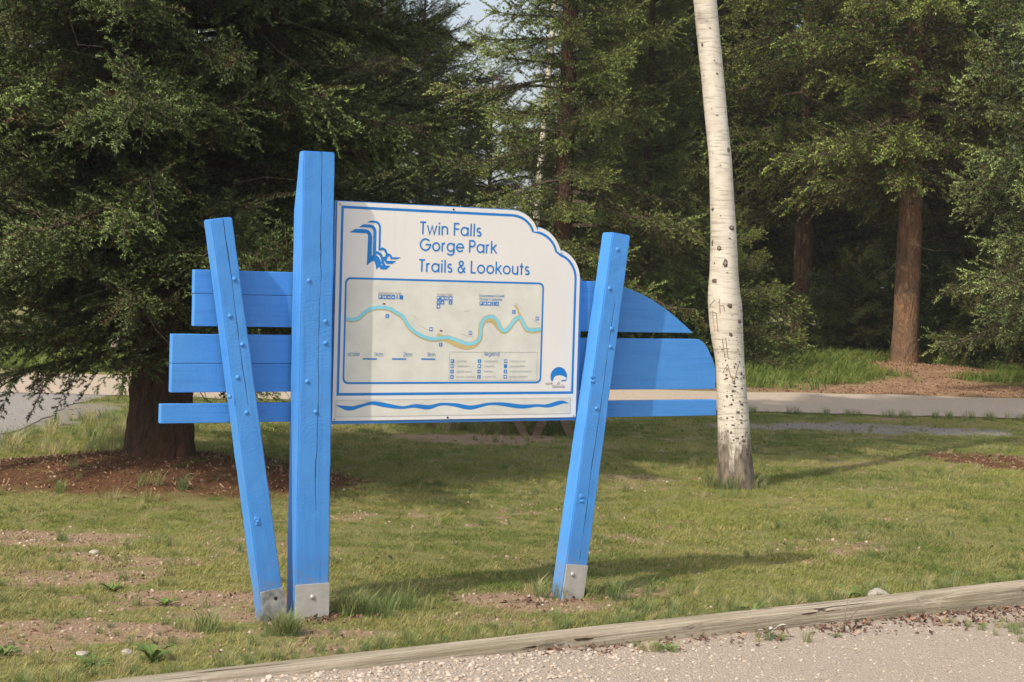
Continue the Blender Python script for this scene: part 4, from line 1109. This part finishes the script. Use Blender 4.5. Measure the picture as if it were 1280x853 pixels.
for i, (px, z, w_, h_, inn) in enumerate([(.55, 2.02, .034, .020, True), (-.45, 1.86, .019, .022, True), (-.02, 1.745, .022, .032, True), (-.9, 1.90, .012, .03, False), (-.85, 2.16, .014, .016, False),
        (-.72, 1.61, .026, .022, False), (.16, 1.42, .024, .020, False), (.72, 1.30, .022, .018, False), (.12, 1.20, .016, .018, False), (.55, .99, .010, .006, False), (.70, 2.62, .014, .020, False), (.3, 3.2, .010, .006, False),
        (.2, .60, .016, .010, False), (-.2, .66, .012, .010, False), (-.45, .72, .010, .012, False), (.5, .66, .018, .009, False), (.1, .80, .014, .007, False), (-.4, .86, .012, .007, False), (.28, .87, .010, .007, False), (-.15, .50, .016, .008, False), (.4, .52, .012, .008, False), (-.5, .55, .010, .010, False),
        (.05, .40, .020, .007, False), (.45, .38, .022, .016, False), (.6, .28, .03, .02, False), (-.7, 3.42, .010, .016, False), (.15, .95, .008, .010, False), (-.1, .76, .008, .006, False), (.62, .9, .012, .014, False), (-.3, .44, .012, .007, False)]):
    scar(px, z, w_, h_, 200+i*3, inn)
_r = random.Random(31)
for i in range(46):
    z_ = .34+.75*_r.random()**1.2; scar(_r.uniform(-.85, .85), z_, _r.uniform(.005, .014), _r.uniform(.003, .008), 900+i*2)
for i in range(16):
    scar(_r.uniform(-.85, .85), _r.uniform(1.1, 3.7), _r.uniform(.004, .012), _r.uniform(.002, .004), 1000+i*2)
def carve(pts, seed):
    V = []; F = []
    r = random.Random(seed)
    for (a, za), (b, zb_) in zip(pts[:-1], pts[1:]):
        ra = np.interp(za, np.array(ASP)[:, 2], np.array(ASP)[:, 3])
        pa, pb = -PI/2+math.asin(a), -PI/2+math.asin(b); d = np.array([(pb-pa)*ra, zb_-za]); d /= np.linalg.norm(d)+1e-9; nn_ = np.array([-d[1], d[0]])*.0036
        k = len(V)
        V += [on_aspen(pa-nn_[0]/ra, za-nn_[1], .001), on_aspen(pa+nn_[0]/ra, za+nn_[1], .001), on_aspen(pb+nn_[0]/ra, zb_+nn_[1], .001), on_aspen(pb-nn_[0]/ra, zb_-nn_[1], .001), on_aspen(pa, za, .006), on_aspen(pb, zb_, .006)]
        F += [(k, k+4, k+5, k+3), (k+4, k+1, k+2, k+5)]
    MB().add(V, F).build('carved_mark', M_CARVE, aspen)
for i, pl in enumerate(([(-.42, 1.47), (-.42, 1.36)], [(-.42, 1.42), (-.2, 1.42), (-.18, 1.38)], [(-.82, 1.38), (-.80, 1.22)], [(-.82, 1.37), (-.62, 1.36), (-.62, 1.22)], [(-.42, 1.16), (-.42, 1.02)], [(-.22, 1.17), (-.22, 1.02)], [(-.42, 1.09), (-.08, 1.09)],
                        [(-.62, .90), (-.3, .97), (-.12, .87), (.12, .86), (.42, .97)], [(-.05, .88), (.0, .82), (.25, .9)], [(-.92, 1.42), (-.66, 1.46)])):
    carve(pl, i)
# thin limbs and leaves of its crown, above the picture
rr = np.random.default_rng(12); pa = []; LP = []
for i in range(34):
    z = rr.uniform(5.6, 11); ph = rr.uniform(0, 2*PI); L = (1.9-.12*(z-5.6))*rr.uniform(.5, 1); a = np.array(ASP)
    p = np.array([np.interp(z, a[:, 2], a[:, 0]), np.interp(z, a[:, 2], a[:, 1]), z]); d = np.array([math.cos(ph), math.sin(ph), .7]); pts = [p]
    for k in range(4): d = d+rr.normal(size=3)*.25; p = p+d/np.linalg.norm(d)*L/4; pts.append(p)
    pa.append((pts, .018))
    for k in range(26): LP.append(pts[rr.integers(1, 5)]+rr.normal(size=3)*.22)
M_ASPLEAF = mat_leaf('aspen_leaves', (.06, .11, .03), (.10, .17, .05), (.2, .16, .05), None, .3)
ALEAF = [leaf_cluster('leaf_cluster', 70+i, M_ASPLEAF, 14, .16, .05, .045) for i in range(2)]
branch_mesh('branch_framework', pa, M_ASPEN, aspen, 5)
LP = np.array(LP); q = len(LP)
scatter('crown', LP, rr.uniform(0, 6.28, (q, 3)), rr.uniform(.8, 1.3, q), rr.integers(0, 2, q), rr.uniform(0, 1, q), np.zeros(q), ALEAF, aspen, [M_ASPLEAF])

# two thin pale aspens beyond the road
for x, y, dx, lab in ((.32, 30.5, .25, 'thin pale aspen trunk showing between the spruce boughs above the map panel'), (-6.15, 26.0, -.05, 'thin white birch trunk far behind the big spruce on the left')):
    t = empty('aspen_tree', (x, y, float(gz(x, y))))
    tag(t, lab, 'tree')
    trunk_mesh('trunk', [(0, 0, -.3, .085), (.02, 0, 1, .075), (dx*.3, 0, 3, .065), (dx, 0, 6, .05), (dx*1.3, 0, 9.5, .015)], M_ASPEN, 16, 50, .03, .02, 8, t, 9)
    pa = []; LP = []
    for i in range(16):
        z = rr.uniform(5.5, 9); ph = rr.uniform(0, 6.28); p = np.array([dx*z/7, 0, z]); d = np.array([math.cos(ph), math.sin(ph), .8]); pts = [p]
        for k in range(3): p = p+d*.25; d = d+rr.normal(size=3)*.2; pts.append(p)
        pa.append((pts, .012)); LP += [pts[rr.integers(1, 4)]+rr.normal(size=3)*.2 for k in range(10)]
    branch_mesh('branch_framework', pa, M_ASPEN, t, 4)
    LP = np.array(LP); q = len(LP)
    scatter('crown', LP, rr.uniform(0, 6.28, (q, 3)), rr.uniform(.8, 1.3, q), rr.integers(0, 2, q), rr.uniform(0, 1, q), np.zeros(q), ALEAF, t, [M_ASPLEAF])

# ------------------------------------------------------------------ shrubs along the edge of the woods
M_SHRUB = mat_leaf('shrub_leaves', (.045, .085, .022), (.095, .15, .035), (.16, .13, .05), (.13, .19, .05), .3)
SLEAF = [leaf_cluster('leaf_cluster', 80+i, M_SHRUB, 18, .17, .075, .042) for i in range(3)]
def shrub(x, y, R, H, nst, seed, label, group=None):
    r = np.random.default_rng(seed); t = empty('shrub', (x, y, float(gz(x, y)))); tag(t, label, 'shrub', group)
    pa = []; LP = []
    for i in range(nst):
        ph = r.uniform(0, 6.28); d = np.array([math.cos(ph)*R*.55, math.sin(ph)*R*.55, H*.8])*r.uniform(.6, 1.15); p = np.array([math.cos(ph), math.sin(ph), 0])*R*.15; pts = [p]
        for k in range(4): p = p+d/4+r.normal(size=3)*.06; pts.append(p)
        pa.append((pts, .013))
        for k in range(30):
            j = r.integers(1, 5); LP.append(pts[j]+r.normal(size=3)*np.array([R*.22, R*.22, H*.11]))
    branch_mesh('stem_framework', pa, M_TWIG, t)
    LP = np.array(LP); LP[:, 2] = np.maximum(LP[:, 2], .06); q = len(LP)
    scatter('foliage', LP, r.uniform(0, 6.28, (q, 3)), r.uniform(.75, 1.25, q), r.integers(0, 3, q), r.uniform(0, 1, q), (r.uniform(0, 1, q) < .04)*1.0, SLEAF, t, [M_SHRUB])
SH = 'leafy shrubs at the edge of the woods'
for i, (x, y, R, H, nst, lab) in enumerate([
        (3.6, 30.6, 1.1, 1.5, 13, 'leafy shrub directly behind the white aspen trunk, beyond the road'),
        (3.65, 32.4, .8, 1.7, 11, 'tall leafy shrub just right of the aspen trunk, in front of dark boughs'),
        (4.05, 30.4, .5, .6, 7, 'low shrub on the verge left of the slim dappled trunk'),
        (7.4, 31.7, 1.1, 2.0, 15, 'leafy shrub directly behind the thick sunlit trunk'),
        (8.5, 31.4, 1.2, 2.3, 17, 'tall bright green shrub right of the thick sunlit trunk'),
        (9.5, 31.2, 1.2, 1.9, 15, 'shrub behind the pale spruce at the right edge'),
        (8.7, 29.0, .8, .9, 10, 'low shrub in front of the woods at the right edge, under the pale spruce'),
        (7.8, 30.0, .6, .8, 7, 'small low shrub beside the right foot of the thick sunlit trunk'),
        (2.6, 27.9, 1.0, 1.5, 13, 'leafy shrub showing above the tip of the blue sign wing'),
        (3.3, 28.6, .9, 1.3, 12, 'leafy shrub between the blue sign wing tip and the aspen'),
        (1.6, 28.3, .9, 1.2, 11, 'leafy shrub behind the sloping right post of the sign'),
        (6.75, 33.6, .8, 1.4, 11, 'shrub in the gap between the two trunks beyond the road')]):
    shrub(x, y, R, H, nst, 300+i, lab, SH)

# ------------------------------------------------------------------ picnic tables behind the sign
n = NT('brown_timber'); c = n.coord('Object')
stn = n.noise(n.mapv(c, (3, 30, 30)), 1.0, 6, .6)
M_TABLE = n.done(n.mix(n.ramp(stn, [(.3, 0.0), (.7, 1.0)]), (.12, .08, .056), (.25, .18, .125)), .85, n.bump(stn, .4, .006), 0, .15)
def table(x, y, rz, ln, label):
    t = empty('picnic_table', (x, y, float(gz(x, y))+.0), rz); tag(t, label, 'picnic table', 'picnic tables behind the sign')
    for k in range(5): MB().box(-ln/2-.22, ln/2+.22, -.36+k*.146, -.36+k*.146+.138, .70, .74).build('table_board', M_TABLE, t, bevel=.004)
    for s in (-1, 1):
        for k in range(2):
            y0 = s*.60+(k-1)*.145*1.0+(.0 if s > 0 else .0)
            MB().box(-ln/2-.22, ln/2+.22, y0, y0+.135, .42, .458).build('bench_board', M_TABLE, t, bevel=.004)
    for s in (-1, 1):
        xx = s*ln/2
        for d in (-1, 1):        # V shaped legs splaying out sideways from one footing
            a, b = (xx+d*.035, .0), (xx+d*.26, .42)
            MB().prism_xz([(a[0]-.045, -.06), (a[0]+.045, -.06), (b[0]+.045, b[1]), (b[0]-.045, b[1])], -.60+(d > 0)*.02, -.515+(d > 0)*.02).build('leg', M_TABLE, t, bevel=.003)
            MB().prism_xz([(a[0]-.045, -.06), (a[0]+.045, -.06), (b[0]+.045, b[1]), (b[0]-.045, b[1])], .515+(d > 0)*.02, .60+(d > 0)*.02).build('leg', M_TABLE, t, bevel=.003)
        MB().box(xx-.04, xx+.04, -.70, .70, .375, .419).build('cross_beam', M_TABLE, t, bevel=.003)
        MB().box(xx-.038, xx+.038, -.04, .04, .419, .699).build('pedestal', M_TABLE, t, bevel=.003)
table(-.50, 17.95, R_(8), .52, 'brown timber picnic table behind the middle of the map panel, legs showing under it')
table(.37, 17.65, R_(8), .48, 'brown timber picnic table behind the right end of the map panel, legs showing under it')

# ------------------------------------------------------------------ grass, stones and litter
M_GRASS = mat_leaf('lawn_grass_blades', (.11, .168, .038), (.28, .305, .078), (.45, .38, .17), (.30, .315, .088), .35, .6, .2)
M_GRASS_D = mat_leaf('clump_grass_blades', (.11, .17, .06), (.24, .28, .10), (.50, .42, .22), (.27, .31, .11), .3, .5, .3)
TUFT = [blade_tuft('grass_tuft', 400+i, M_GRASS, 54, .10, .031, .0034, 1.1) for i in range(4)]
CLUMP = [blade_tuft('grass_clump', 420+i, M_GRASS_D, 46, .055, .17, .0042, .75) for i in range(3)]
def field(n_, x0, x1, y0, y1, seed):
    r = np.random.default_rng(seed); return r.uniform(x0, x1, n_), r.uniform(y0, y1, n_), r
def in_view(x, y, m=2.0): return (np.abs(x) < .315*y+m)
GPX, GPY, GS, GD = [], [], [], []
for y0, y1, dens, sc in ((5.5, 9.5, 280, .95), (9.5, 13, 190, 1.0), (13, 17, 125, 1.15), (17, 21.2, 85, 1.3)):
    hw = .315*y1+2.0; nn_ = int(dens*(2*hw)*(y1-y0)); x, y, r = field(nn_, -hw, hw, y0, y1, int(y0*10))
    bare, mul, grv = masks(x, y)
    cover = (1-bare)*(1-grv)*(1-mul)
    k = in_view(x, y) & (kerb_d(x, y) < -.165) & (~in_road(x, y, -.05)) & (r.uniform(0, 1, nn_) < .13+.87*cover**1.5)
    lush = fbm(x*.9, y*.9, seed=51)
    GPX.append(x[k]); GPY.append(y[k]); GS.append((sc*r.uniform(.55, 1.15, nn_)*(.6+.75*lush)*(.6+.4*cover))[k])
    d = (r.uniform(0, 1, nn_) < .22+.55*sstep(.45, .7, fbm(x*1.7, y*1.7, seed=52)))*r.uniform(.2, .85, nn_)
    d = np.maximum(d, (r.uniform(0, 1, nn_) < .6*sstep(.6, -1.2, x)*sstep(10.5, 8.5, y))*r.uniform(.3, .9, nn_))
    GD.append(d[k])
x, y, s, d = map(np.concatenate, (GPX, GPY, GS, GD)); q = len(x)
r = np.random.default_rng(77)
va = np.clip(sstep(.3, .72, fbm(x*.8, y*.8, seed=53))*.75+r.uniform(-.2, .4, q), 0, 1)
g = scatter('lawn_grass', np.stack([x, y, gz(x, y)], 1), np.stack([r.uniform(-.12, .12, q), r.uniform(-.12, .12, q), r.uniform(0, 6.28, q)], 1), s, r.integers(0, 4, q), va, d, TUFT, None, [M_GRASS])
tag(g, 'short patchy lawn grass around the sign and trees', 'grass', kind='stuff')
# taller clumps: round the post feet, the left foreground, along the timber, at the aspen's foot
cl = []
r = np.random.default_rng(78)
def signpt(sx, off): return (-.826+math.cos(TH)*sx+math.sin(TH)*off, 7.774+math.sin(TH)*sx-math.cos(TH)*off)
for sx, off, n_, sp in ((-.36, .38, 9, .05), (.13, .10, 10, .08), (.28, .03, 7, .12), (1.45, .14, 3, .06), (1.6, .12, 4, .12), (1.1, .05, 3, .08), (-.6, .2, 3, .1)):
    a, b = signpt(sx, off)
    for k in range(n_): cl.append((a+r.normal()*sp, b+r.normal()*sp*.6, r.uniform(.45, .85)))
for k in range(300):
    u = r.uniform(-1.6, 5.6); dd = -.17-abs(r.normal())*.16; cl.append((KP[0]+u*KD[0]+dd*KN[0], KP[1]+u*KD[1]+dd*KN[1], r.uniform(.2, .48)))
for k in range(230): cl.append((r.uniform(-2.9, -.6), r.uniform(6.7, 9.6), .14+.34*r.uniform(0, 1)**2))
for k in range(26): a = r.uniform(0, 6.28); cl.append((BIRCH[0]+math.cos(a)*r.uniform(.13, .24), BIRCH[1]+math.sin(a)*r.uniform(.13, .22), r.uniform(.45, .95)))
for k in range(120): cl.append((r.uniform(-4.5, -3.0), r.uniform(12.8, 17.5), r.uniform(.5, 1.1)))
for k in range(500): yy = r.uniform(9.5, 20); cl.append((r.uniform(-.3, .315)*yy, yy, r.uniform(.25, .5)))
for k in range(160): xx = r.uniform(-4, 7.5); cl.append((xx, 20.35+.06*xx+r.normal()*.12, r.uniform(.4, .8)))
for k in range(50): a = r.uniform(0, 6.28); cl.append((-.1+math.cos(a)*1.0, 17.6+math.sin(a)*.5, r.uniform(.5, 1.0)))
for k in range(16): cl.append((r.uniform(-3.4, -2.2), r.uniform(10.9, 11.5), r.uniform(.4, .9)))
for k in range(90): xx = r.uniform(.3, 3.2); dd = r.uniform(.05, .4); u = r.uniform(2.2, 5.2); 
cl = np.array(cl); b_, m_k, g_k = masks(cl[:, 0], cl[:, 1])
k = (kerb_d(cl[:, 0], cl[:, 1]) < -.165) & ~((m_k > .6) & (r.uniform(0, 1, len(cl)) < .7)) & ~in_road(cl[:, 0], cl[:, 1], .1); cl = cl[k]; q = len(cl)
ex = np.array([(2.50+r.normal()*.16, 8.18+r.normal()*.09, r.uniform(.18, .34)) for k in range(34)]+[(.66+r.normal()*.05, 7.32+r.normal()*.03, r.uniform(.2, .4)) for k in range(6)]+[(1.27+r.normal()*.06, 7.68+r.normal()*.03, r.uniform(.2, .4)) for k in range(6)])
zz_ = np.concatenate([gz(cl[:, 0], cl[:, 1]), path_z(ex[:, 0], ex[:, 1])]); cl = np.vstack([cl, ex]); q = len(cl)
g = scatter('grass_clumps', np.stack([cl[:, 0], cl[:, 1], zz_], 1), np.stack([np.zeros(q), np.zeros(q), r.uniform(0, 6.28, q)], 1), cl[:, 2], r.integers(0, 3, q), r.uniform(0, 1, q), (r.uniform(0, 1, q) < .3)*r.uniform(.3, .95, q), CLUMP, None, [M_GRASS_D])
tag(g, 'taller tufts of grass by the post feet and timber edging', 'grass', kind='stuff')
# verge beyond the road
M_VERGE = mat_leaf('verge_grass_blades', (.09, .16, .035), (.21, .27, .06), (.32, .24, .10), (.23, .28, .07), .3)
VT = [blade_tuft('verge_tuft', 440+i, M_VERGE, 30, .18, .20, .010, .9) for i in range(3)]
VL = [leaf_cluster('verge_leaves', 450+i, M_VERGE, 12, .12, .07, .045) for i in range(2)]
x, y, r = field(21000, -13, 13, 24.6, 34, 91); _b1, mm, _b2 = masks(x, y)
k = (r.uniform(0, 1, len(x)) < (1-mm)**2) & (y > 24.7+.07*x) & (np.abs(x) < .35*y+1) & (np.hypot(x-RTREE[0], y-RTREE[1]) > .4)
x, y = x[k], y[k]; q = len(x)
g = scatter('verge_grass', np.stack([x, y, gz(x, y)+.02], 1), np.stack([r.uniform(-.1, .1, q), r.uniform(-.1, .1, q), r.uniform(0, 6.28, q)], 1), r.uniform(.5, 1.2, q)*(.6+.8*fbm(x*.6, y*.6, seed=61)), r.integers(0, 5, q), r.uniform(0, 1, q), (r.uniform(0, 1, q) < .06)*.8, VT+VL, None, [M_VERGE])
tag(g, 'green undergrowth and grass on the verge beyond the road', 'undergrowth', kind='stuff')

# stones on the path
def mat_stone(name, cols):
    n = NT(name); v = n.attr('var', 'INSTANCER').outputs['Fac']
    return n.done(n.ramp(v, cols), .9, None, 0, .15)
M_STONE = mat_stone('path_stone', [(.0, (.30, .25, .20)), (.4, (.40, .335, .275)), (.7, (.455, .39, .33)), (.93, (.48, .42, .365)), (1.0, (.31, .285, .26))])
STN = [stone('stone', 500+i, M_STONE) for i in range(4)]
r = np.random.default_rng(95); nn_ = 34000
u = r.uniform(-2.6, 8.0, nn_); dd = r.uniform(.01, 2.3, nn_)
x = KP[0]+u*KD[0]+dd*KN[0]; y = KP[1]+u*KD[1]+dd*KN[1]
dn = fbm(x*1.1, y*1.1, seed=71); leftw = sstep(1.8, -.6, x)
k = (r.uniform(0, 1, nn_) < .12+.6*leftw+.5*(dn-.4)) & in_view(x, y, .6) & (y > 5.2)
x, y, leftw = x[k], y[k], leftw[k]; q = len(x)
g = scatter('path_stones', np.stack([x, y, path_z(x, y)+.001], 1), r.uniform(0, 6.28, (q, 3))*np.array([.1, .1, 1]), (.0045+.0075*r.uniform(0, 1, q)**2.2)*(.8+.55*leftw), r.integers(0, 4, q), r.uniform(0, 1, q), np.zeros(q), STN, None, [M_STONE])
tag(g, 'loose pale stones lying on the gravel path', 'gravel', kind='stuff')
# fallen leaves against the timber
M_LITTER = mat_stone('fallen_leaf', [(.0, (.07, .042, .034)), (.4, (.145, .085, .066)), (.7, (.23, .145, .11)), (.94, (.36, .27, .21)), (1.0, (.42, .17, .06))])
def dead_leaf(name, seed):
    r = np.random.default_rng(seed); L, W = 1.0, .62
    P = [(0, 0, 0), (.35, -W/2, .18*r.uniform(.3, 1.6)), (.35, W/2, .2*r.uniform(.3, 1.6)), (.4, 0, -.02), (.75, -W*.33, .25*r.uniform(.2, 1.4)), (.75, W*.33, .2*r.uniform(.2, 1.4)), (L, 0, .3*r.uniform(0, 1.3))]
    return tri_mesh(name, P, [(0, 3, 1), (0, 2, 3), (1, 3, 4), (3, 2, 5), (3, 6, 4), (3, 5, 6)], [M_LITTER], None, None, link=False)
DL = [dead_leaf('dead_leaf', 520+i) for i in range(4)]
r = np.random.default_rng(97)
u = np.concatenate([r.uniform(1.2, 7.5, 900), r.uniform(2.9, 7.5, 1500)]); dd = np.abs(r.normal(size=len(u)))*(.075+.075*sstep(1, 4, u))+.004
x = KP[0]+u*KD[0]+dd*KN[0]; y = KP[1]+u*KD[1]+dd*KN[1]; z = path_z(x, y)+.003+.006*np.exp(-dd/.06)
lx, ly, lr = field(700, -3, 3.2, 6.6, 12, 98); kk = (kerb_d(lx, ly) < -.2) & in_view(lx, ly, .3) & (lr.uniform(0, 1, 700) < .25+masks(lx, ly)[0]); lx, ly = lx[kk], ly[kk]
fx_, fy_ = [], []
for sx, off, n_ in ((-.15, .13, 60), (.0, .16, 40), (1.1, .12, 40)):
    for k in range(n_):
        a, b = signpt(sx+r.normal()*.1, off+r.normal()*.05); fx_.append(a); fy_.append(b)
kq = r.uniform(0, 1, len(x)) < sstep(.36, .6, fbm(x*3.1, y*3.1, seed=88))*.9+.12
x, y, z = x[kq], y[kq], z[kq]
x = np.concatenate([x, lx, fx_]); y = np.concatenate([y, ly, fy_]); z = np.concatenate([z, gz(lx, ly)+.008, gz(np.array(fx_), np.array(fy_))+.008]); q = len(x)
g = scatter('fallen_leaves', np.stack([x, y, z], 1), np.stack([r.uniform(-.7, .7, q), r.uniform(-.7, .7, q), r.uniform(0, 6.28, q)], 1), r.uniform(.014, .034, q), r.integers(0, 4, q), r.uniform(0, 1, q)**1.3, np.zeros(q), DL, None, [M_LITTER])
tag(g, 'dry brown leaves drifted against the timber edging', 'leaves', kind='stuff')
# needle litter, bark chips and clods on the mulch and bare soil
M_CHIP = mat_stone('litter_chip', [(.0, (.05, .028, .017)), (.4, (.15, .08, .045)), (.75, (.27, .165, .10)), (1.0, (.40, .30, .21))])
CH = [stone('litter_chip', 540+i, M_CHIP) for i in range(3)]
x, y, r = field(60000, -5.5, 6, 6.6, 20, 99); b_, m_k, g_k = masks(x, y)
k = (r.uniform(0, 1, len(x)) < .75*m_k+.10*b_+.05*g_k) & (kerb_d(x, y) < -.2) & in_view(x, y, .3); x, y = x[k], y[k]; q = len(x)
g = scatter('ground_litter', np.stack([x, y, gz(x, y)+.002], 1), r.uniform(0, 6.28, (q, 3))*np.array([.2, .2, 1]), np.stack([r.uniform(.006, .03, q), r.uniform(.003, .009, q), r.uniform(.002, .009, q)], 1), r.integers(0, 3, q), r.uniform(0, 1, q), np.zeros(q), CH, None, [M_CHIP])
x, y, r = field(9000, .5, 13, 24.4, 30, 199); b_, m_k, g_k = masks(x, y)
k = (r.uniform(0, 1, len(x)) < m_k); x, y = x[k], y[k]; q = len(x)
g2 = scatter('verge_litter', np.stack([x, y, gz(x, y)+.004], 1), r.uniform(0, 6.28, (q, 3))*np.array([.2, .2, 1]), np.stack([r.uniform(.01, .04, q), r.uniform(.005, .013, q), r.uniform(.003, .012, q)], 1), r.integers(0, 3, q), r.uniform(0, 1, q), np.zeros(q), CH, None, [M_CHIP])
tag(g2, 'red brown needle litter on the far side of the road', 'litter', kind='stuff')
M_CRUMB = mat_stone('soil_crumb', [(.0, (.14, .09, .058)), (.5, (.27, .19, .13)), (.85, (.38, .29, .21)), (1.0, (.46, .41, .35))])
CR = [stone('soil_crumb', 560+i, M_CRUMB) for i in range(3)]
x, y, r = field(60000, -3.6, 4, 6.6, 14, 98); b_, m_k, g_k = masks(x, y)
k = (r.uniform(0, 1, len(x)) < .9*b_) & (kerb_d(x, y) < -.2) & in_view(x, y, .3); x, y = x[k], y[k]; q = len(x)
g3 = scatter('soil_crumbs', np.stack([x, y, gz(x, y)+.001], 1), r.uniform(0, 6.28, (q, 3))*np.array([.2, .2, 1]), .003+.011*r.uniform(0, 1, q)**2.5, r.integers(0, 3, q), r.uniform(0, 1, q), np.zeros(q), CR, None, [M_CRUMB])
tag(g3, 'crumbs of dry soil and grit on the bare patches of lawn', 'soil', kind='stuff')
tag(g, 'bark chips and needle litter on bare soil under the trees', 'litter', kind='stuff')

# ------------------------------------------------------------------ single small things
M_WEED = NT('weed_leaf'); _c = M_WEED.coord('Object')
M_WEED = M_WEED.done(M_WEED.mix(M_WEED.ramp(M_WEED.noise(_c, 20, 5), [(.3, 0.0), (.7, 1.0)]), (.055, .11, .022), (.13, .20, .05)), .55, None, 0, .3)
M_PALE = plain('pale_dry_leaf', (.52, .49, .45), .8)
M_ROCK = NT('pale_rock'); _c = M_ROCK.coord('Object')
M_ROCK = M_ROCK.done(M_ROCK.mix(M_ROCK.ramp(M_ROCK.noise(_c, 30, 6, .7), [(.3, 0.0), (.7, 1.0)]), (.26, .235, .2), (.46, .43, .385)), .9, M_ROCK.bump(M_ROCK.noise(_c, 50, 5), .6, .006), 0, .15)
def weed(x, y, z, nl, ln, seed, label, mat=None, name='broadleaf_weed', lift=.5, cat='weed', group=None):
    r = random.Random(seed); t = empty(name, (x, y, z)); tag(t, label, cat, group)
    for i in range(nl):
        a = 2*PI*i/nl+r.uniform(-.4, .4); l_ = ln*r.uniform(.7, 1.15); w_ = l_*r.uniform(.22, .34); li = lift*r.uniform(.5, 1.3)
        d = Vector((math.cos(a), math.sin(a), 0)); s = Vector((-d.y, d.x, 0)); up = Vector((0, 0, 1)); V = []; F = []
        for k, (tt, ww) in enumerate(((0, .15), (.25, .7), (.45, .55), (.6, 1.0), (.8, .75), (1, .05))):
            c_ = d*l_*tt*.9+up*(l_*li*tt*(1-.55*tt)); V += [c_-s*w_/2*ww+up*w_*.18*ww, c_, c_+s*w_/2*ww+up*w_*.18*ww]
            if k: b = 3*(k-1); F += [(b, b+1, b+4, b+3), (b+1, b+2, b+5, b+4)]
        mesh_obj('leaf', V, F, mat or M_WEED, t, True)
def gpt(x, y): return float(gz(np.array(x), np.array(y)))
def ppt(x, y): return float(path_z(np.array(x), np.array(y)))
weed(.72, 7.36, ppt(.72, 7.36), 9, .075, 1, 'green weed growing in the gravel below the middle of the timber')
weed(1.28, 7.70, ppt(1.28, 7.70)+.005, 6, .06, 2, 'small green weed among dead leaves beside the pale dried leaf')
weed(1.56, 7.82, ppt(1.56, 7.82), 6, .055, 4, 'flat green weed in the leaf litter below the bare twig')
weed(1.2, 8.02, gpt(1.2, 8.02)+.01, 6, .09, 5, 'upright broad leaves of a weed just behind the timber, right of the sloping post', lift=.9)
weed(1.76, 8.55, gpt(1.76, 8.55), 6, .10, 6, 'pale broad leaved weed behind the timber near a grey stone', lift=1.0)
weed(-1.62, 6.62, gpt(-1.62, 6.62), 9, .11, 7, 'leafy green weed at the lower left beside the timber end', lift=.6)
weed(-1.42, 6.72, gpt(-1.42, 6.72), 8, .12, 8, 'taller docks in the lower left, right of the first weed', lift=1.1)
weed(-2.03, 6.75, gpt(-2.03, 6.75), 10, .10, 9, 'green weed clump at the left edge of the picture, lowest', lift=.7)
weed(-1.93, 8.15, gpt(-1.93, 8.15), 8, .09, 10, 'weed with reddish leaf on the bare soil at left', lift=1.0)
weed(-1.6, 7.85, gpt(-1.6, 7.85), 8, .085, 11, 'pale rosette weed in the bare patch left of the posts', lift=.8)
weed(-.87, 8.02, gpt(-.87, 8.02), 7, .07, 12, 'upright weed left of the worn post foot', lift=1.2)
weed(1.24, 7.74, ppt(1.24, 7.74)+.02, 4, .085, 13, 'pale grey dried leaves curled up against the timber', M_PALE, 'dried_leaf', 1.0, 'leaf')
def rock(x, y, z, s, seed, label):
    bm = bmesh.new(); bmesh.ops.create_icosphere(bm, subdivisions=3, radius=s); r = random.Random(seed)
    for v in bm.verts:
        k = float(fbm(v.co.x/s*1.3+seed, v.co.y/s*1.3, v.co.z/s*1.3, seed=seed)); v.co = v.co*(.65+.7*k); v.co.z *= .6
    me = bpy.data.meshes.new('rock'); bm.to_mesh(me); bm.free(); me.materials.append(M_ROCK)
    o = bpy.data.objects.new('rock', me); COL.objects.link(o); o.location = (x, y, z+s*.15); o.rotation_euler = (0, 0, seed); tag(o, label, 'rock')
rock(1.93, 8.62, gpt(1.93, 8.62), .055, 1, 'grey stone lying in the grass behind the timber at right')
rock(-2.27, 9.2, gpt(-2.27, 9.2), .028, 2, 'small whitish stone in the grass on the left')
rock(-1.55, 6.85, gpt(-1.55, 6.85), .023, 3, 'pale stone on bare soil at the lower left, near the green weeds')
rock(-1.72, 6.8, gpt(-1.72, 6.8), .027, 4, 'second pale stone on bare soil, left of the other')
rock(1.42, 15.6, gpt(1.42, 15.6), .03, 5, 'small whitish stone in the shaded grass behind the sign')
tw = empty('bare_twig', (1.62, 7.95, ppt(1.62, 7.95))); tag(tw, 'dry forked twig sticking up in front of the timber at right', 'twig')
MB().tube([(0, 0, -.02), (.008, 0, .06), (.02, 0, .15)], [.005, .004, .002], 6).build('stem', M_DEADTWIG, tw, True)
MB().tube([(.004, 0, .03), (.05, .01, .08), (.10, .01, .13)], [.004, .003, .0015], 6).build('side_shoot', M_DEADTWIG, tw, True)

# ------------------------------------------------------------------ thin smoke haze
hz_m = bpy.data.materials.new('thin_haze'); hz_m.use_nodes = True
_t = hz_m.node_tree; _t.nodes.clear()
_ho = _t.nodes.new('ShaderNodeOutputMaterial'); _hv = _t.nodes.new('ShaderNodeVolumePrincipled')
_hv.inputs['Color'].default_value = (.90, .91, .90, 1); _hv.inputs['Density'].default_value = .0009; _hv.inputs['Anisotropy'].default_value = .2
_t.links.new(_hv.outputs[0], _ho.inputs['Volume'])
haze = MB().box(-250, 250, -70, 430, -1.5, 22).build('haze', hz_m)
tag(haze, kind='stuff', label='thin smoky summer haze in the air')
